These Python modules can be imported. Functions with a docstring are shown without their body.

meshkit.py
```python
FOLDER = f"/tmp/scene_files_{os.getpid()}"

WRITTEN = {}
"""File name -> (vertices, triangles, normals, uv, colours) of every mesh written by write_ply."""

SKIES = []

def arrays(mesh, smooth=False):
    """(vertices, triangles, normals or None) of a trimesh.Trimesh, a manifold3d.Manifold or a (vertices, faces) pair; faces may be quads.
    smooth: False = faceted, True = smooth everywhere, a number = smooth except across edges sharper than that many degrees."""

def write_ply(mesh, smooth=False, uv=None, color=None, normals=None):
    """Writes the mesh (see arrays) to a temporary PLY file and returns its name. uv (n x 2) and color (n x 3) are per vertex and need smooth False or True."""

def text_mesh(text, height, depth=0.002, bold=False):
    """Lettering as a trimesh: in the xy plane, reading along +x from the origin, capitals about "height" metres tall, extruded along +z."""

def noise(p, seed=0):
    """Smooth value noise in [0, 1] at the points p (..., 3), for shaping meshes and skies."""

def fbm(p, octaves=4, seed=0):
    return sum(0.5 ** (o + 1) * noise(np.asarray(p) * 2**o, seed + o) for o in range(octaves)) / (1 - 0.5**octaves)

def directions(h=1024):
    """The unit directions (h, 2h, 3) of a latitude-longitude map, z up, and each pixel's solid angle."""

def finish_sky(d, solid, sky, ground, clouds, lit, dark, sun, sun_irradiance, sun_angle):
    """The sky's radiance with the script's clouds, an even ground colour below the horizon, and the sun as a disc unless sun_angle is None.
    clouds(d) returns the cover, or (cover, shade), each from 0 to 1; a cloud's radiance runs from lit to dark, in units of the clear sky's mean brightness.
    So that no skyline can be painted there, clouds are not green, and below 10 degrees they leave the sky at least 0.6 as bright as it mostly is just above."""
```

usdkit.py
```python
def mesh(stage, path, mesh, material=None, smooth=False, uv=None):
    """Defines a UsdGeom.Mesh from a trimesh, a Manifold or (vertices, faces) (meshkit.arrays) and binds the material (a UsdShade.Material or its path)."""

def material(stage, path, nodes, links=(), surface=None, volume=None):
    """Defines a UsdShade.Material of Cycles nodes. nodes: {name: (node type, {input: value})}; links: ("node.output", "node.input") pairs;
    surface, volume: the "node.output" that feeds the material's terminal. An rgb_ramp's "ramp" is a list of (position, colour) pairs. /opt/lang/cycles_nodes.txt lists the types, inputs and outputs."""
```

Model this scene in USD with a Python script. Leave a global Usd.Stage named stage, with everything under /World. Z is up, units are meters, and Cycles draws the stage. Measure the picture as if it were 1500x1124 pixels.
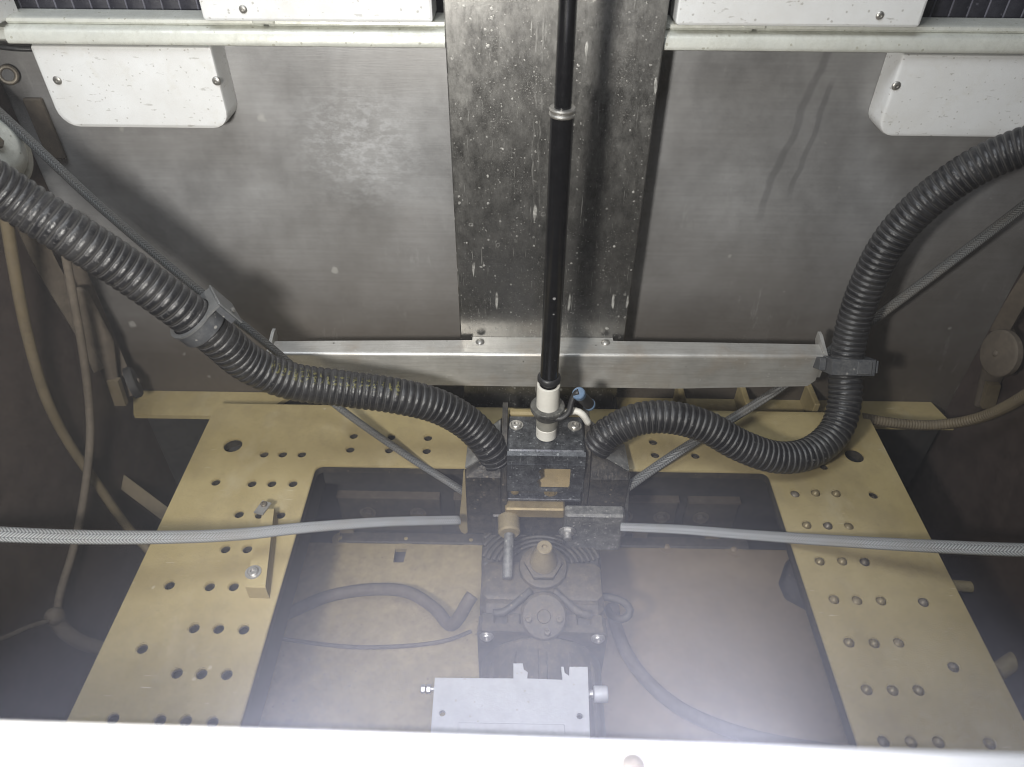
import math, random
import numpy as np, trimesh, manifold3d, usdkit
from shapely.geometry import Polygon, Point, box as sbox
from shapely.ops import unary_union
from pxr import Usd, UsdGeom, UsdLux, UsdShade, Gf, Sdf

stage = Usd.Stage.CreateInMemory()
UsdGeom.SetStageUpAxis(stage, 'Z'); UsdGeom.SetStageMetersPerUnit(stage, 1.0)
stage.SetDefaultPrim(UsdGeom.Xform.Define(stage, '/World').GetPrim())
rng = np.random.default_rng(7); random.seed(7)
V = lambda x, y, z: np.array([x, y, z], float)

# ------------------------------------------------------------------ camera: 1 m above the tan frame, looking 41 degrees down
cam = UsdGeom.Camera.Define(stage, '/World/camera')
RT = [[0.99985712, 0.01618094, 0.0048903], [-0.01430345, 0.65569498, 0.75489039], [0.0090083, -0.75485248, 0.65583274]]
cam.AddTransformOp().Set(Gf.Matrix4d(*[*RT[0], 0, *RT[1], 0, *RT[2], 0, 0, 0, 1.0, 1]))
cam.CreateHorizontalApertureAttr(36.0); cam.CreateVerticalApertureAttr(36.0 * 767 / 1024)
cam.CreateFocalLengthAttr(25.752)
cam.CreateFStopAttr(4.8); cam.CreateFocusDistanceAttr(1.28)
cam.CreateClippingRangeAttr(Gf.Vec2f(0.01, 100)); cam.CreateExposureAttr(0.15)

# ------------------------------------------------------------------ lamps
def aim(prim, pos, target):
    p, t = np.array(pos, float), np.array(target, float)
    z = (p - t) / np.linalg.norm(p - t)
    x = np.cross([0, 1, 0.01], z); x /= np.linalg.norm(x); y = np.cross(z, x)
    UsdGeom.Xformable(prim).AddTransformOp().Set(Gf.Matrix4d(*[*x, 0, *y, 0, *z, 0, *p, 1]))

def disk(name, pos, target, radius, intensity, color, cone=None, soft=0.3):
    l = (UsdLux.SphereLight if cone else UsdLux.DiskLight).Define(stage, '/World/' + name)
    l.CreateRadiusAttr(radius); l.CreateIntensityAttr(intensity); l.CreateColorAttr(Gf.Vec3f(*color)); l.CreateNormalizeAttr(True)
    if cone:
        s = UsdLux.ShapingAPI.Apply(l.GetPrim()); s.CreateShapingConeAngleAttr(cone); s.CreateShapingConeSoftnessAttr(soft)
    aim(l.GetPrim(), pos, target)

# hand torch held low on the near side, phone flash beside the lens, and the shop's overhead light
disk('torch', (-0.30, 0.0, 0.87), (-0.16, 1.1, 0.42), 0.055, 17, (1.0, 0.97, 0.91), 64, 1.0)
for k, (x, f) in enumerate(((-0.046, 0.8), (-0.016, 0.7), (0.016, 0.9), (0.050, 0.9))):
    disk('led_%d' % k, (x, 0.0150, 0.951), (x * 1.6, 0.115, 0.70), 0.0014, 3.1 * f, (0.86, 0.865, 1.0), 29, 1.0)
top = UsdLux.RectLight.Define(stage, '/World/overhead_light')
top.CreateWidthAttr(1.5); top.CreateHeightAttr(0.7); top.CreateIntensityAttr(8); top.CreateColorAttr(Gf.Vec3f(0.90, 0.95, 1.0)); top.CreateNormalizeAttr(True)
aim(top.GetPrim(), (-0.45, 0.25, 2.3), (0.05, 0.8, 0.2))

# ------------------------------------------------------------------ materials
class Ref:
    def __init__(s, n): s.n = n
    def __getattr__(s, o): return ('ref', s.n + '.' + o)

class G:
    def __init__(s): s.nodes, s.links, s.k = {}, [], 0
    def __call__(s, kind, **inp):
        s.k += 1; n = f'n{s.k}'; plain = {}
        for k, v in inp.items():
            if isinstance(v, tuple) and len(v) == 2 and v[0] == 'ref': s.links.append((v[1], f'{n}.{k}'))
            else: plain[k] = v
        s.nodes[n] = (kind, plain); return Ref(n)
    def m(s, t, a, b=0.5, c=0.0, clamp=False): return s('math', math_type=t, value1=a, value2=b, value3=c, use_clamp=clamp).value
    def pos(s, sc=(1, 1, 1)):
        p = s('geometry').position
        return p if sc == (1, 1, 1) else s('vector_math', math_type='multiply', vector1=p, vector2=sc).vector
    def noise(s, scale, sc=(1, 1, 1), detail=4, rough=0.6, dist=0.0): return s('noise_texture', vector=s.pos(sc), scale=scale, detail=detail, roughness=rough, distortion=dist).fac
    def rng(s, v, a, b, c=0.0, d=1.0): return s('map_range', value=v, from_min=a, from_max=b, to_min=c, to_max=d, clamp=True).result
    def mix(s, f, a, b): return s('mix', mix_type='mix', fac=f, color1=a, color2=b).color
    def mixf(s, f, a, b): return s('mix_float', fac=f, a=a, b=b).result
    def bump(s, h, dist, strength=1.0): return s('bump', height=h, distance=dist, strength=strength).normal
    def spots(s, scale, gate, r, seed=0.0, sc=(1, 1, 1), ring=False):
        off = s('vector_math', math_type='add', vector1=s.pos(sc), vector2=(seed, seed * 1.7, seed * 0.3)).vector
        wob = s('noise_texture', vector=off, scale=scale * 1.3, detail=2)
        off = s('vector_math', math_type='multiply_add', vector1=wob.color, vector2=(0.5 / scale,) * 3, vector3=off).vector
        v = s('voronoi_texture', vector=off, scale=scale, feature='f1')
        c = s('separate_color', color=v.color)
        rad = s.m('multiply', c.g, r)
        d = v.distance
        if ring:
            d = s.m('absolute', s.m('subtract', d, rad)); hit = s.rng(d, 0.02, 0.06, 1.0, 0.0)
        else:
            hit = s.rng(s.m('subtract', d, rad), -0.05, 0.03, 1.0, 0.0)
        return s.m('multiply', hit, s.m('less_than', c.r, gate))
    def upness(s): return s.m('maximum', s('separate_xyz', vector=s('geometry').normal).z, 0.0)

def mat(name, fn):
    g = G(); out = fn(g)
    return usdkit.material(stage, '/World/Looks/' + name, g.nodes, g.links, surface=out[1])

def grimy(name, base, rough=0.5, metallic=0.0, dust=(0.30, 0.25, 0.16), amt=0.5, up=0.6, fine=260, spec=0.0, var=0.25, bump=0.0006, scratch=0.0):
    """A worn surface: base colour that varies, dust that lies thicker on upward faces, speckles and scratches."""
    def f(g):
        n1, n2 = g.noise(9, detail=6), g.noise(fine, detail=3)
        n3 = g.noise(55, detail=9, rough=0.75)
        dark = tuple(c * (1 - var) for c in base); light = tuple(min(1, c * (1 + var)) for c in base)
        col = g.mix(g.rng(g.noise(22, detail=7, rough=0.7), 0.3, 0.7), dark, light)
        d = g.m('multiply', g.rng(g.mixf(0.62, n1, n3), 0.42, 0.66), amt)
        d = g.m('multiply_add', g.upness(), up * amt, d)
        d = g.m('multiply', d, g.rng(g.mixf(0.5, n2, n3), 0.34, 0.60, 0.35, 1.1), clamp=True)
        if spec: d = g.m('maximum', d, g.m('multiply', g.spots(170, spec, 0.42, 3.1), 0.75))
        if scratch:
            sc = g.m('maximum', g.rng(g.noise(60, (9, 2, 0.9), 3), 0.62, 0.68), g.rng(g.noise(60, (0.9, 2.0, 9), 3), 0.63, 0.69))
            d = g.m('maximum', d, g.m('multiply', sc, scratch))
        col = g.mix(d, col, dust)
        p = g('principled_bsdf', base_color=col, roughness=g.mixf(d, g.mixf(n1, rough * 0.8, min(1, rough * 1.25)), 0.85), metallic=g.mixf(d, metallic, 0.0),
              normal=g.bump(g.mixf(0.5, n2, g.noise(40, detail=5)), bump))
        return p.BSDF
    return mat(name, f)

def make_wall(g):
    streak = g.noise(5, (1.2, 1, 34), 5, 0.65); broad = g.noise(3.2, (1, 1, 1.3), 5, 0.55); fine = g.noise(300, (0.10, 1, 1.6), 2)
    x, z = (lambda s: (s.x, s.z))(g('separate_xyz', vector=g.pos()))
    wob = g.m('multiply_add', g.noise(11, (0.3, 1, 1), 2), 0.030, -0.015)
    drips = None
    for x0, sl, z0, z1, w in ((0.415, 0.13, 0.36, 0.66, 0.006), (0.462, 0.06, 0.40, 0.60, 0.0045)):
        d = g.m('absolute', g.m('subtract', g.m('add', x, wob), g.m('multiply_add', g.m('subtract', z, z0), sl, x0)))
        k = g.m('multiply', g.rng(d, w * 0.6, w * 1.4, 1.0, 0.0), g.m('multiply', g.rng(z, z0, z0 + 0.05), g.rng(z, z1, z1 + 0.02, 1.0, 0.0)))
        drips = k if drips is None else g.m('maximum', drips, k)
    cloud = g.noise(7, (1, 1, 0.8), 7, 0.68)
    col = g.mix(g.rng(cloud, 0.32, 0.68), (0.31, 0.308, 0.31), (0.47, 0.47, 0.475))
    col = g.mix(g.m('multiply', g.rng(broad, 0.45, 0.7), 0.4), col, (0.33, 0.315, 0.30))
    col = g.mix(g.m('multiply', g.rng(streak, 0.35, 0.7), 0.16), col, (0.18, 0.17, 0.16))
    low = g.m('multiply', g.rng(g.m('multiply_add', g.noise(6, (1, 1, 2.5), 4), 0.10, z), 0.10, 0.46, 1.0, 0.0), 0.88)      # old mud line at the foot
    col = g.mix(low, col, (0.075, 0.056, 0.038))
    chalk = g.m('multiply', g.rng(g.noise(38, (2.2, 1, 0.5), 4, 0.7), 0.58, 0.74), g.rng(g.noise(5, (1, 1, 1.5), 2), 0.50, 0.66))
    scuff = g.m('multiply', g.rng(g.noise(46, (1.0, 1, 1.6), 6, 0.75), 0.46, 0.62), g.rng(g('vector_math', math_type='distance', vector1=g.pos(), vector2=(-0.27, 1.17, 0.50)).value, 0.04, 0.13, 1.0, 0.0))
    col = g.mix(g.m('multiply', scuff, 0.5), col, (0.66, 0.67, 0.69))
    col = g.mix(g.m('multiply', chalk, 0.25), col, (0.62, 0.62, 0.61))
    col = g.mix(g.m('multiply', g.spots(26, 0.12, 0.22, 1.3), 0.5), col, (0.62, 0.61, 0.58))
    col = g.mix(g.m('multiply', drips, 0.38), col, (0.15, 0.15, 0.155))
    rough = g.mixf(low, g.rng(cloud, 0.3, 0.7, 0.42, 0.60), 0.6)
    return g('principled_bsdf', base_color=col, metallic=g.mixf(low, 0.62, 0.35), roughness=rough, normal=g.bump(g.mixf(0.45, fine, cloud), 0.0004, 0.5)).BSDF

def make_post(g):
    x, z = (lambda s: (s.x, s.z))(g('separate_xyz', vector=g.pos()))
    base = g.mix(g.rng(g.noise(7, (1.6, 1, 0.6), 6, 0.65), 0.3, 0.7), (0.17, 0.166, 0.158), (0.29, 0.283, 0.27))
    film = g.m('multiply', g.rng(g.noise(42, (1.5, 1, 0.75), 9, 0.78), 0.32, 0.82), 0.38)
    film = g.m('multiply', film, g.rng(g.noise(5, (1.5, 1, 1), 4), 0.35, 0.65, 0.6, 1.1))
    film = g.m('multiply', film, g.rng(z, 0.16, 0.85, 0.10, 1.35))
    grit = g.m('multiply', g.rng(g.noise(330, detail=4, rough=0.8), 0.56, 0.66), g.rng(g.noise(18, detail=3), 0.36, 0.60))
    marks = g.m('maximum', g.m('multiply', g.spots(105, 0.12, 0.30, 0.7), 0.9), g.m('multiply', g.spots(52, 0.09, 0.20, 4.2), 1.1))
    marks = g.m('maximum', marks, g.m('multiply', g.spots(66, 0.16, 0.34, 2.9, ring=True), 0.55))
    marks = g.m('maximum', marks, g.m('multiply', g.spots(40, 0.14, 0.24, 5.7, (1.9, 1, 0.36)), 1.1))
    marks = g.m('maximum', marks, g.m('multiply', g.spots(190, 0.34, 0.34, 8.1), 0.8))
    marks = g.m('multiply', marks, g.rng(g.noise(70, detail=5, rough=0.7), 0.34, 0.56, 0.25, 1.0))
    scr = g.m('multiply', g.rng(g.noise(34, (12, 1, 0.5), 2), 0.69, 0.73), 0.5)
    rx = g.m('absolute', g.m('subtract', g.m('multiply_add', g.noise(16, (0.2, 1, 1), 2), 0.02, x), 0.033))
    run = g.m('multiply', g.m('maximum', g.rng(g.m('absolute', g.m('subtract', rx, 0.0045)), 0.0008, 0.0022, 1.0, 0.0), g.m('multiply', g.rng(rx, 0.003, 0.005, 1.0, 0.0), 0.45)), g.m('multiply', g.rng(z, 0.34, 0.5), 0.65))
    run = g.m('multiply', run, g.rng(g.noise(60, (1, 1, 0.35), 6, 0.7), 0.38, 0.60, 0.05, 1.0))
    d = film
    for o, k in ((grit, 0.28), (marks, 0.58), (scr, 0.7), (run, 0.42)): d = g.m('maximum', d, g.m('multiply', o, k))
    col = g.mix(d, base, (0.64, 0.635, 0.60))
    return g('principled_bsdf', base_color=col, metallic=g.mixf(d, 0.92, 0.05), roughness=g.mixf(d, g.rng(g.noise(25, detail=4), 0.3, 0.7, 0.22, 0.36), 0.8), normal=g.bump(d, 0.0006, 0.7)).BSDF

def make_brushed(g, base=(0.64, 0.63, 0.60)):
    n = g.noise(260, (0.06, 1, 1), 3); b = g.noise(10, detail=6, rough=0.7)
    col = g.mix(g.rng(b, 0.32, 0.68), tuple(c * 0.72 for c in base), base)
    col = g.mix(g.m('multiply', g.rng(n, 0.45, 0.7), 0.25), col, (0.26, 0.24, 0.21))
    warm = g.m('multiply', g.rng(g.noise(12, detail=5), 0.52, 0.72), 0.4)
    col = g.mix(warm, col, (0.42, 0.33, 0.24))
    mk = g.m('maximum', g.spots(120, 0.10, 0.3, 2.2), g.rng(g.noise(40, (9, 1, 0.7), 2), 0.71, 0.75))
    col = g.mix(g.m('multiply', mk, 0.6), col, (0.68, 0.67, 0.64))
    col = g.mix(g.m('multiply', g.spots(90, 0.05, 0.28, 6.2), 0.7), col, (0.07, 0.06, 0.05))
    return g('principled_bsdf', base_color=col, metallic=0.55, roughness=g.rng(b, 0.3, 0.7, 0.34, 0.48), normal=g.bump(n, 0.0005, 0.6)).BSDF

def make_white(g):
    n = g.noise(14, detail=6, rough=0.65)
    col = g.mix(g.rng(n, 0.35, 0.7), (0.72, 0.73, 0.735), (0.65, 0.65, 0.64))
    nick = g.m('maximum', g.spots(95, 0.30, 0.24, 1.9, (0.7, 1, 1.6)), g.spots(170, 0.22, 0.32, 7.7))
    nick = g.m('maximum', nick, g.m('multiply', g.rng(g.noise(90, (0.5, 1, 1.8), 3), 0.665, 0.71), 0.8))
    col = g.mix(g.m('multiply', nick, 0.55), col, (0.27, 0.25, 0.22))
    col = g.mix(g.m('multiply', g.rng(g.noise(30, (1, 1, 1), 6, 0.7), 0.56, 0.75), 0.30), col, (0.50, 0.47, 0.38))
    return g('principled_bsdf', base_color=col, roughness=0.42, normal=g.bump(n, 0.0015, 0.4)).BSDF

def make_tan(g):
    n = g.noise(6, detail=6, rough=0.6); n2 = g.noise(34, detail=6, rough=0.7)
    col = g.mix(g.rng(n, 0.32, 0.68), (0.265, 0.210, 0.096), (0.355, 0.290, 0.150))
    col = g.mix(g.m('multiply', g.rng(g.noise(9, (1, 0.7, 1), 7, 0.7), 0.50, 0.70), 0.45), col, (0.19, 0.155, 0.095))
    col = g.mix(g.m('multiply', g.rng(g.noise(150, detail=5, rough=0.75), 0.56, 0.68), 0.35), col, (0.20, 0.165, 0.10))
    col = g.mix(g.m('multiply', g.rng(n2, 0.5, 0.75), 0.45), col, (0.27, 0.212, 0.112))
    col = g.mix(g.m('multiply', g.rng(g.noise(13, (1, 0.6, 1), 5), 0.56, 0.72), 0.40), col, (0.40, 0.35, 0.24))
    col = g.mix(g.m('multiply', g.spots(60, 0.06, 0.22, 3.3), 0.40), col, (0.52, 0.48, 0.37))
    col = g.mix(g.m('multiply', g.rng(g.noise(48, (0.5, 8, 1), 2), 0.715, 0.74), 0.4), col, (0.66, 0.62, 0.52))
    return g('principled_bsdf', base_color=col, roughness=g.rng(n2, 0.3, 0.7, 0.42, 0.62), specular_ior_level=0.4, normal=g.bump(g.noise(330, detail=2), 0.0004, 0.6)).BSDF

def make_hose(g):
    dust = g.m('multiply', g.rng(g.noise(16, detail=6, rough=0.7), 0.46, 0.72), 0.16)
    chip = g.m('multiply', g.rng(g.noise(230, (1, 1, 1), 3), 0.60, 0.68), g.rng(g.noise(11, detail=4), 0.45, 0.62))
    d = g.m('maximum', dust, g.m('multiply', chip, 0.6))
    crest = g('attribute', attribute='crest').fac
    edge = g.m('multiply', g.m('multiply', crest, g.rng(g.noise(40, detail=4), 0.3, 0.6, 0.35, 1.0)), 0.32)
    d = g.m('maximum', d, edge)
    col = g.mix(d, (0.010, 0.010, 0.012), (0.20, 0.195, 0.19))
    p = g('attribute', attribute='print').fac
    ink = g.m('multiply', p, g.rng(g.noise(230, detail=1), 0.52, 0.58))
    col = g.mix(g.m('multiply', ink, 0.25), col, (0.36, 0.33, 0.09))
    return g('principled_bsdf', base_color=col, roughness=g.mixf(d, 0.36, 0.85), specular_ior_level=0.45, normal=g.bump(g.noise(260, detail=3), 0.0006)).BSDF

def make_braid(name, ca, cb, around=10.0, along=420.0):
    def f(g):
        s = g('separate_xyz', vector=g('uvmap', attribute='st').UV)
        zig = g.m('pingpong', g.m('multiply', s.x, around), 1.0)
        h = g.m('fraction', g.m('add', g.m('multiply', s.y, along), g.m('multiply', zig, 1.6)))
        ridge = g.m('pingpong', g.m('multiply', h, 2.0), 1.0)
        seam = g.rng(g.m('absolute', g.m('subtract', zig, 0.5)), 0.38, 0.5, 0.0, 0.5)
        k = g.rng(g.m('subtract', ridge, seam), 0.1, 0.7)
        col = g.mix(k, cb, ca)
        dirt = g.m('multiply', g.rng(g.noise(13, detail=5, rough=0.7), 0.45, 0.72), 0.45)
        col = g.mix(dirt, col, (0.22, 0.19, 0.15))
        return g('principled_bsdf', base_color=col, roughness=0.5, metallic=0.15, normal=g.bump(g.m('subtract', ridge, seam), 0.0010, 0.9)).BSDF
    return mat(name, f)

def make_mesh(g):
    s = g('separate_xyz', vector=g.pos())
    v = g('voronoi_texture', vector=g.pos(), scale=80, feature='f1', randomness=0.0)
    return g('principled_bsdf', base_color=g.mix(g.rng(v.distance, 0.30, 0.36), (0.02, 0.02, 0.02), (0.14, 0.12, 0.10)), roughness=0.7).BSDF

M = {}
M['wall'] = mat('wall_sheet', make_wall); M['post'] = mat('post_steel', make_post); M['brushed'] = mat('brushed_steel', make_brushed)
M['white'] = mat('white_plastic', make_white); M['tan'] = mat('tan_coating', make_tan); M['hose'] = mat('hose_plastic', make_hose)
M['braid'] = make_braid('grey_braid', (0.42, 0.43, 0.435), (0.13, 0.135, 0.14), 8, 230)
M['braid_dark'] = make_braid('dark_braid', (0.19, 0.195, 0.195), (0.065, 0.065, 0.065), 8, 230)
M['mesh'] = mat('perforated', make_mesh)
M['rail'] = grimy('rail_paint', (0.66, 0.67, 0.62), 0.32, 0.25, (0.30, 0.29, 0.23), 0.45, 0.1, 240, 0.10, 0.10, 0.0006)
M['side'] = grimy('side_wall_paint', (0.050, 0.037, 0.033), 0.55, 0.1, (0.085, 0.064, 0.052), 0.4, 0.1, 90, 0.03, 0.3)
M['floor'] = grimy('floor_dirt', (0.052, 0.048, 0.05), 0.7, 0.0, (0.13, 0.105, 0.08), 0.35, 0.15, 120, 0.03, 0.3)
M['facet'] = grimy('cast_facet', (0.17, 0.17, 0.165), 0.42, 0.45, (0.34, 0.33, 0.30), 0.7, 0.25, 190, 0.2, 0.4, 0.0012, 0.6)
M['drum'] = grimy('drum_metal', (0.36, 0.35, 0.31), 0.4, 0.3, (0.25, 0.22, 0.17), 0.4, 0.1)
M['slot'] = grimy('dark_gap', (0.022, 0.021, 0.022), 0.7, 0.0, (0.10, 0.09, 0.07), 0.25, 0.1)
M['bellows'] = grimy('bellows_rubber', (0.012, 0.012, 0.020), 0.5, 0.0, (0.09, 0.09, 0.11), 0.25, 0.0, 200, 0.04)
M['bellows_seam'] = grimy('bellows_seam', (0.11, 0.11, 0.14), 0.5, 0.0, (0.2, 0.2, 0.2), 0.3, 0.0)
M['black'] = grimy('black_enamel', (0.006, 0.006, 0.007), 0.16, 0.0, (0.3, 0.3, 0.3), 0.02, 0.0, 200, 0.012, 0.2, 0.0001)
M['rubber'] = grimy('black_rubber', (0.016, 0.016, 0.018), 0.45, 0.0, (0.2, 0.19, 0.17), 0.15, 0.1)
M['clamp'] = grimy('clamp_plastic', (0.055, 0.058, 0.065), 0.45, 0.0, (0.3, 0.29, 0.27), 0.22, 0.2, 220, 0.08)
M['clamp_light'] = grimy('clamp_alloy', (0.17, 0.175, 0.18), 0.4, 0.5, (0.32, 0.3, 0.27), 0.3, 0.2, 220, 0.06)
M['block'] = grimy('block_iron', (0.026, 0.026, 0.027), 0.34, 0.35, (0.155, 0.13, 0.10), 0.50, 0.20, 190, 0.12, 0.4, 0.0012, 0.55)
M['block_worn'] = grimy('block_worn', (0.085, 0.085, 0.082), 0.42, 0.5, (0.30, 0.29, 0.26), 0.6, 0.25, 190, 0.2, 0.4, 0.0012, 0.6)
M['block_gloss'] = grimy('block_gloss', (0.020, 0.021, 0.024), 0.2, 0.2, (0.24, 0.25, 0.26), 0.36, 0.08, 190, 0.2, 0.3, 0.0005, 0.5)
M['brass'] = grimy('dusty_brass', (0.22, 0.165, 0.075), 0.42, 0.4, (0.22, 0.17, 0.10), 0.4, 0.3, 200, 0.08, 0.3)
M['screw'] = grimy('screw_steel', (0.42, 0.41, 0.39), 0.34, 0.85, (0.33, 0.30, 0.25), 0.3, 0.2, 300)
M['dark_screw'] = grimy('dull_screw', (0.13, 0.115, 0.095), 0.45, 0.6, (0.26, 0.21, 0.14), 0.4, 0.3, 300)
M['motor'] = grimy('motor_casting', (0.036, 0.031, 0.025), 0.55, 0.15, (0.13, 0.100, 0.060), 0.7, 0.15, 210, 0.08, 0.35, 0.0012, 0.3)
M['motor_dark'] = grimy('motor_rubber', (0.026, 0.024, 0.022), 0.6, 0.0, (0.15, 0.12, 0.08), 0.35, 0.25, 210, 0.05)
M['panel_tan'] = grimy('dusty_panel', (0.27, 0.212, 0.100), 0.6, 0.0, (0.13, 0.095, 0.05), 0.6, 0.0, 150, 0.05, 0.18, 0.0008)
M['panel_brown'] = grimy('brown_panel', (0.19, 0.142, 0.084), 0.55, 0.05, (0.15, 0.11, 0.064), 0.3, 0.0, 170, 0.03, 0.12, 0.0006)
M['grey_plate'] = grimy('grey_plate', (0.42, 0.42, 0.42), 0.45, 0.2, (0.34, 0.32, 0.28), 0.3, 0.1, 200, 0.05, 0.12)
M['cable'] = grimy('dusty_cable', (0.12, 0.094, 0.056), 0.6, 0.0, (0.12, 0.10, 0.075), 0.6, 0.0, 140, 0.05)
M['strap'] = grimy('dusty_strap', (0.075, 0.06, 0.046), 0.75, 0.0, (0.14, 0.115, 0.085), 0.5, 0.2, 200, 0.05)
M['ivory'] = grimy('ivory_plastic', (0.72, 0.70, 0.64), 0.4, 0.0, (0.45, 0.42, 0.36), 0.25, 0.1, 220, 0.04, 0.06)
M['bluegrey'] = grimy('blue_plastic', (0.09, 0.15, 0.24), 0.4, 0.0, (0.3, 0.3, 0.3), 0.25, 0.1, 220, 0.06)
M['bolt_tan'] = grimy('tan_bolt', (0.19, 0.15, 0.075), 0.38, 0.35, (0.20, 0.16, 0.10), 0.5, 0.2, 260)
M['knob'] = grimy('dusty_knob', (0.20, 0.16, 0.085), 0.5, 0.1, (0.15, 0.12, 0.075), 0.6, 0.2, 210, 0.05)
M['frost'] = grimy('frosted_band', (0.33, 0.32, 0.28), 0.35, 0.3, (0.45, 0.42, 0.36), 0.3, 0.1, 300)
M['front'] = grimy('white_paint', (0.78, 0.775, 0.76), 0.45, 0.0, (0.62, 0.61, 0.57), 0.2, 0.0, 80, 0.0, 0.03, 0.0003)

# ------------------------------------------------------------------ objects: Xform per thing, one mesh per part
used = {}
def numbered(parent, name):
    k = used.get((parent, name), 0); used[(parent, name)] = k + 1
    return f'{parent}/{name}' + (f'_{k:03d}' if k else '')
def keys(prim, **kw):
    for k, v in kw.items():
        if v: prim.SetCustomDataByKey(k, v)
class Thing:
    def __init__(s, name, label, category, base, group=None):
        s.path = numbered('/World', name); s.base = np.array(base, float)
        x = UsdGeom.Xform.Define(stage, s.path); x.AddTranslateOp().Set(Gf.Vec3d(*map(float, base)))
        keys(x.GetPrim(), label=label, category=category, group=group)
    def part(s, name, mesh, material, smooth=30, parent=None, uv=None, label=None, prim=None, kind=None):
        p = numbered(parent or s.path, name)
        v, f, n = usdkit.meshkit.arrays(mesh, smooth)
        v = v - s.base
        m = usdkit.mesh(stage, p, (v, f), M[material], False, uv)
        if n is not None:
            m.CreateNormalsAttr([Gf.Vec3f(*map(float, q)) for q in n]); m.SetNormalsInterpolation('vertex')
        for k, a in (prim or {}).items():
            UsdGeom.PrimvarsAPI(m).CreatePrimvar(k, Sdf.ValueTypeNames.FloatArray, 'vertex').Set([float(q) for q in a])
        keys(m.GetPrim(), label=label, kind=kind)
        return p
    def bolt(s, name, head, washer, material, smooth=35, parent=None):
        p = s.part(name, head, material, smooth, parent); s.part('washer', washer, material, smooth, parent=p); return p
def structure(name, mesh, material, smooth=30, label=None):
    m = usdkit.mesh(stage, numbered('/World', name), mesh, M[material], smooth)
    keys(m.GetPrim(), kind='structure', label=label); return str(m.GetPath())

# ------------------------------------------------------------------ shapes
def hull(pts): return trimesh.convex.convex_hull(np.array(pts, float))
def join(*ms): return trimesh.util.concatenate([m for m in ms])
def unit(v): v = np.array(v, float); return v / np.linalg.norm(v)
def cbox(a, b, ch=0.003):
    a, b = np.minimum(a, b), np.maximum(a, b); c = [min(ch, (b[i] - a[i]) * 0.45) for i in range(3)]; p = []
    for sx in (0, 1):
        for sy in (0, 1):
            for sz in (0, 1):
                q = np.array([b[0] if sx else a[0], b[1] if sy else a[1], b[2] if sz else a[2]]); sg = [-1 if sx else 1, -1 if sy else 1, -1 if sz else 1]
                for i in range(3):
                    r = q.copy()
                    for j in range(3):
                        if j != i: r[j] += sg[j] * c[j]
                    p.append(r)
    return hull(p)
def frame(n, up=(0, 0, 1)):
    z = unit(n); x = np.cross(up, z)
    if np.linalg.norm(x) < 1e-4: x = np.cross((1, 0, 0), z)
    x = unit(x); return np.stack([x, np.cross(z, x), z], 1)
def place(mesh, pos, n=(0, 0, 1), up=(0, 1, 0)):
    T = np.eye(4); T[:3, :3] = frame(n, up); T[:3, 3] = pos
    m = mesh.copy(); m.apply_transform(T); return m
def lathe(profile, sections=24): return trimesh.creation.revolve(np.array(profile, float), sections=sections)
def screw(r, h, hexr=0.5, n=20): return lathe([(0, h * 0.45), (r * hexr, h * 0.45), (r * hexr, h), (r * 0.82, h), (r, h * 0.7), (r, 0), (0, 0)], n)
def button(r, h, n=20): return lathe([(0, h * 0.5), (r * 0.35, h * 0.5), (r * 0.38, h * 0.97), (r * 0.7, h * 0.8), (r * 0.93, h * 0.42), (r, 0), (0, 0)], n)
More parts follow.
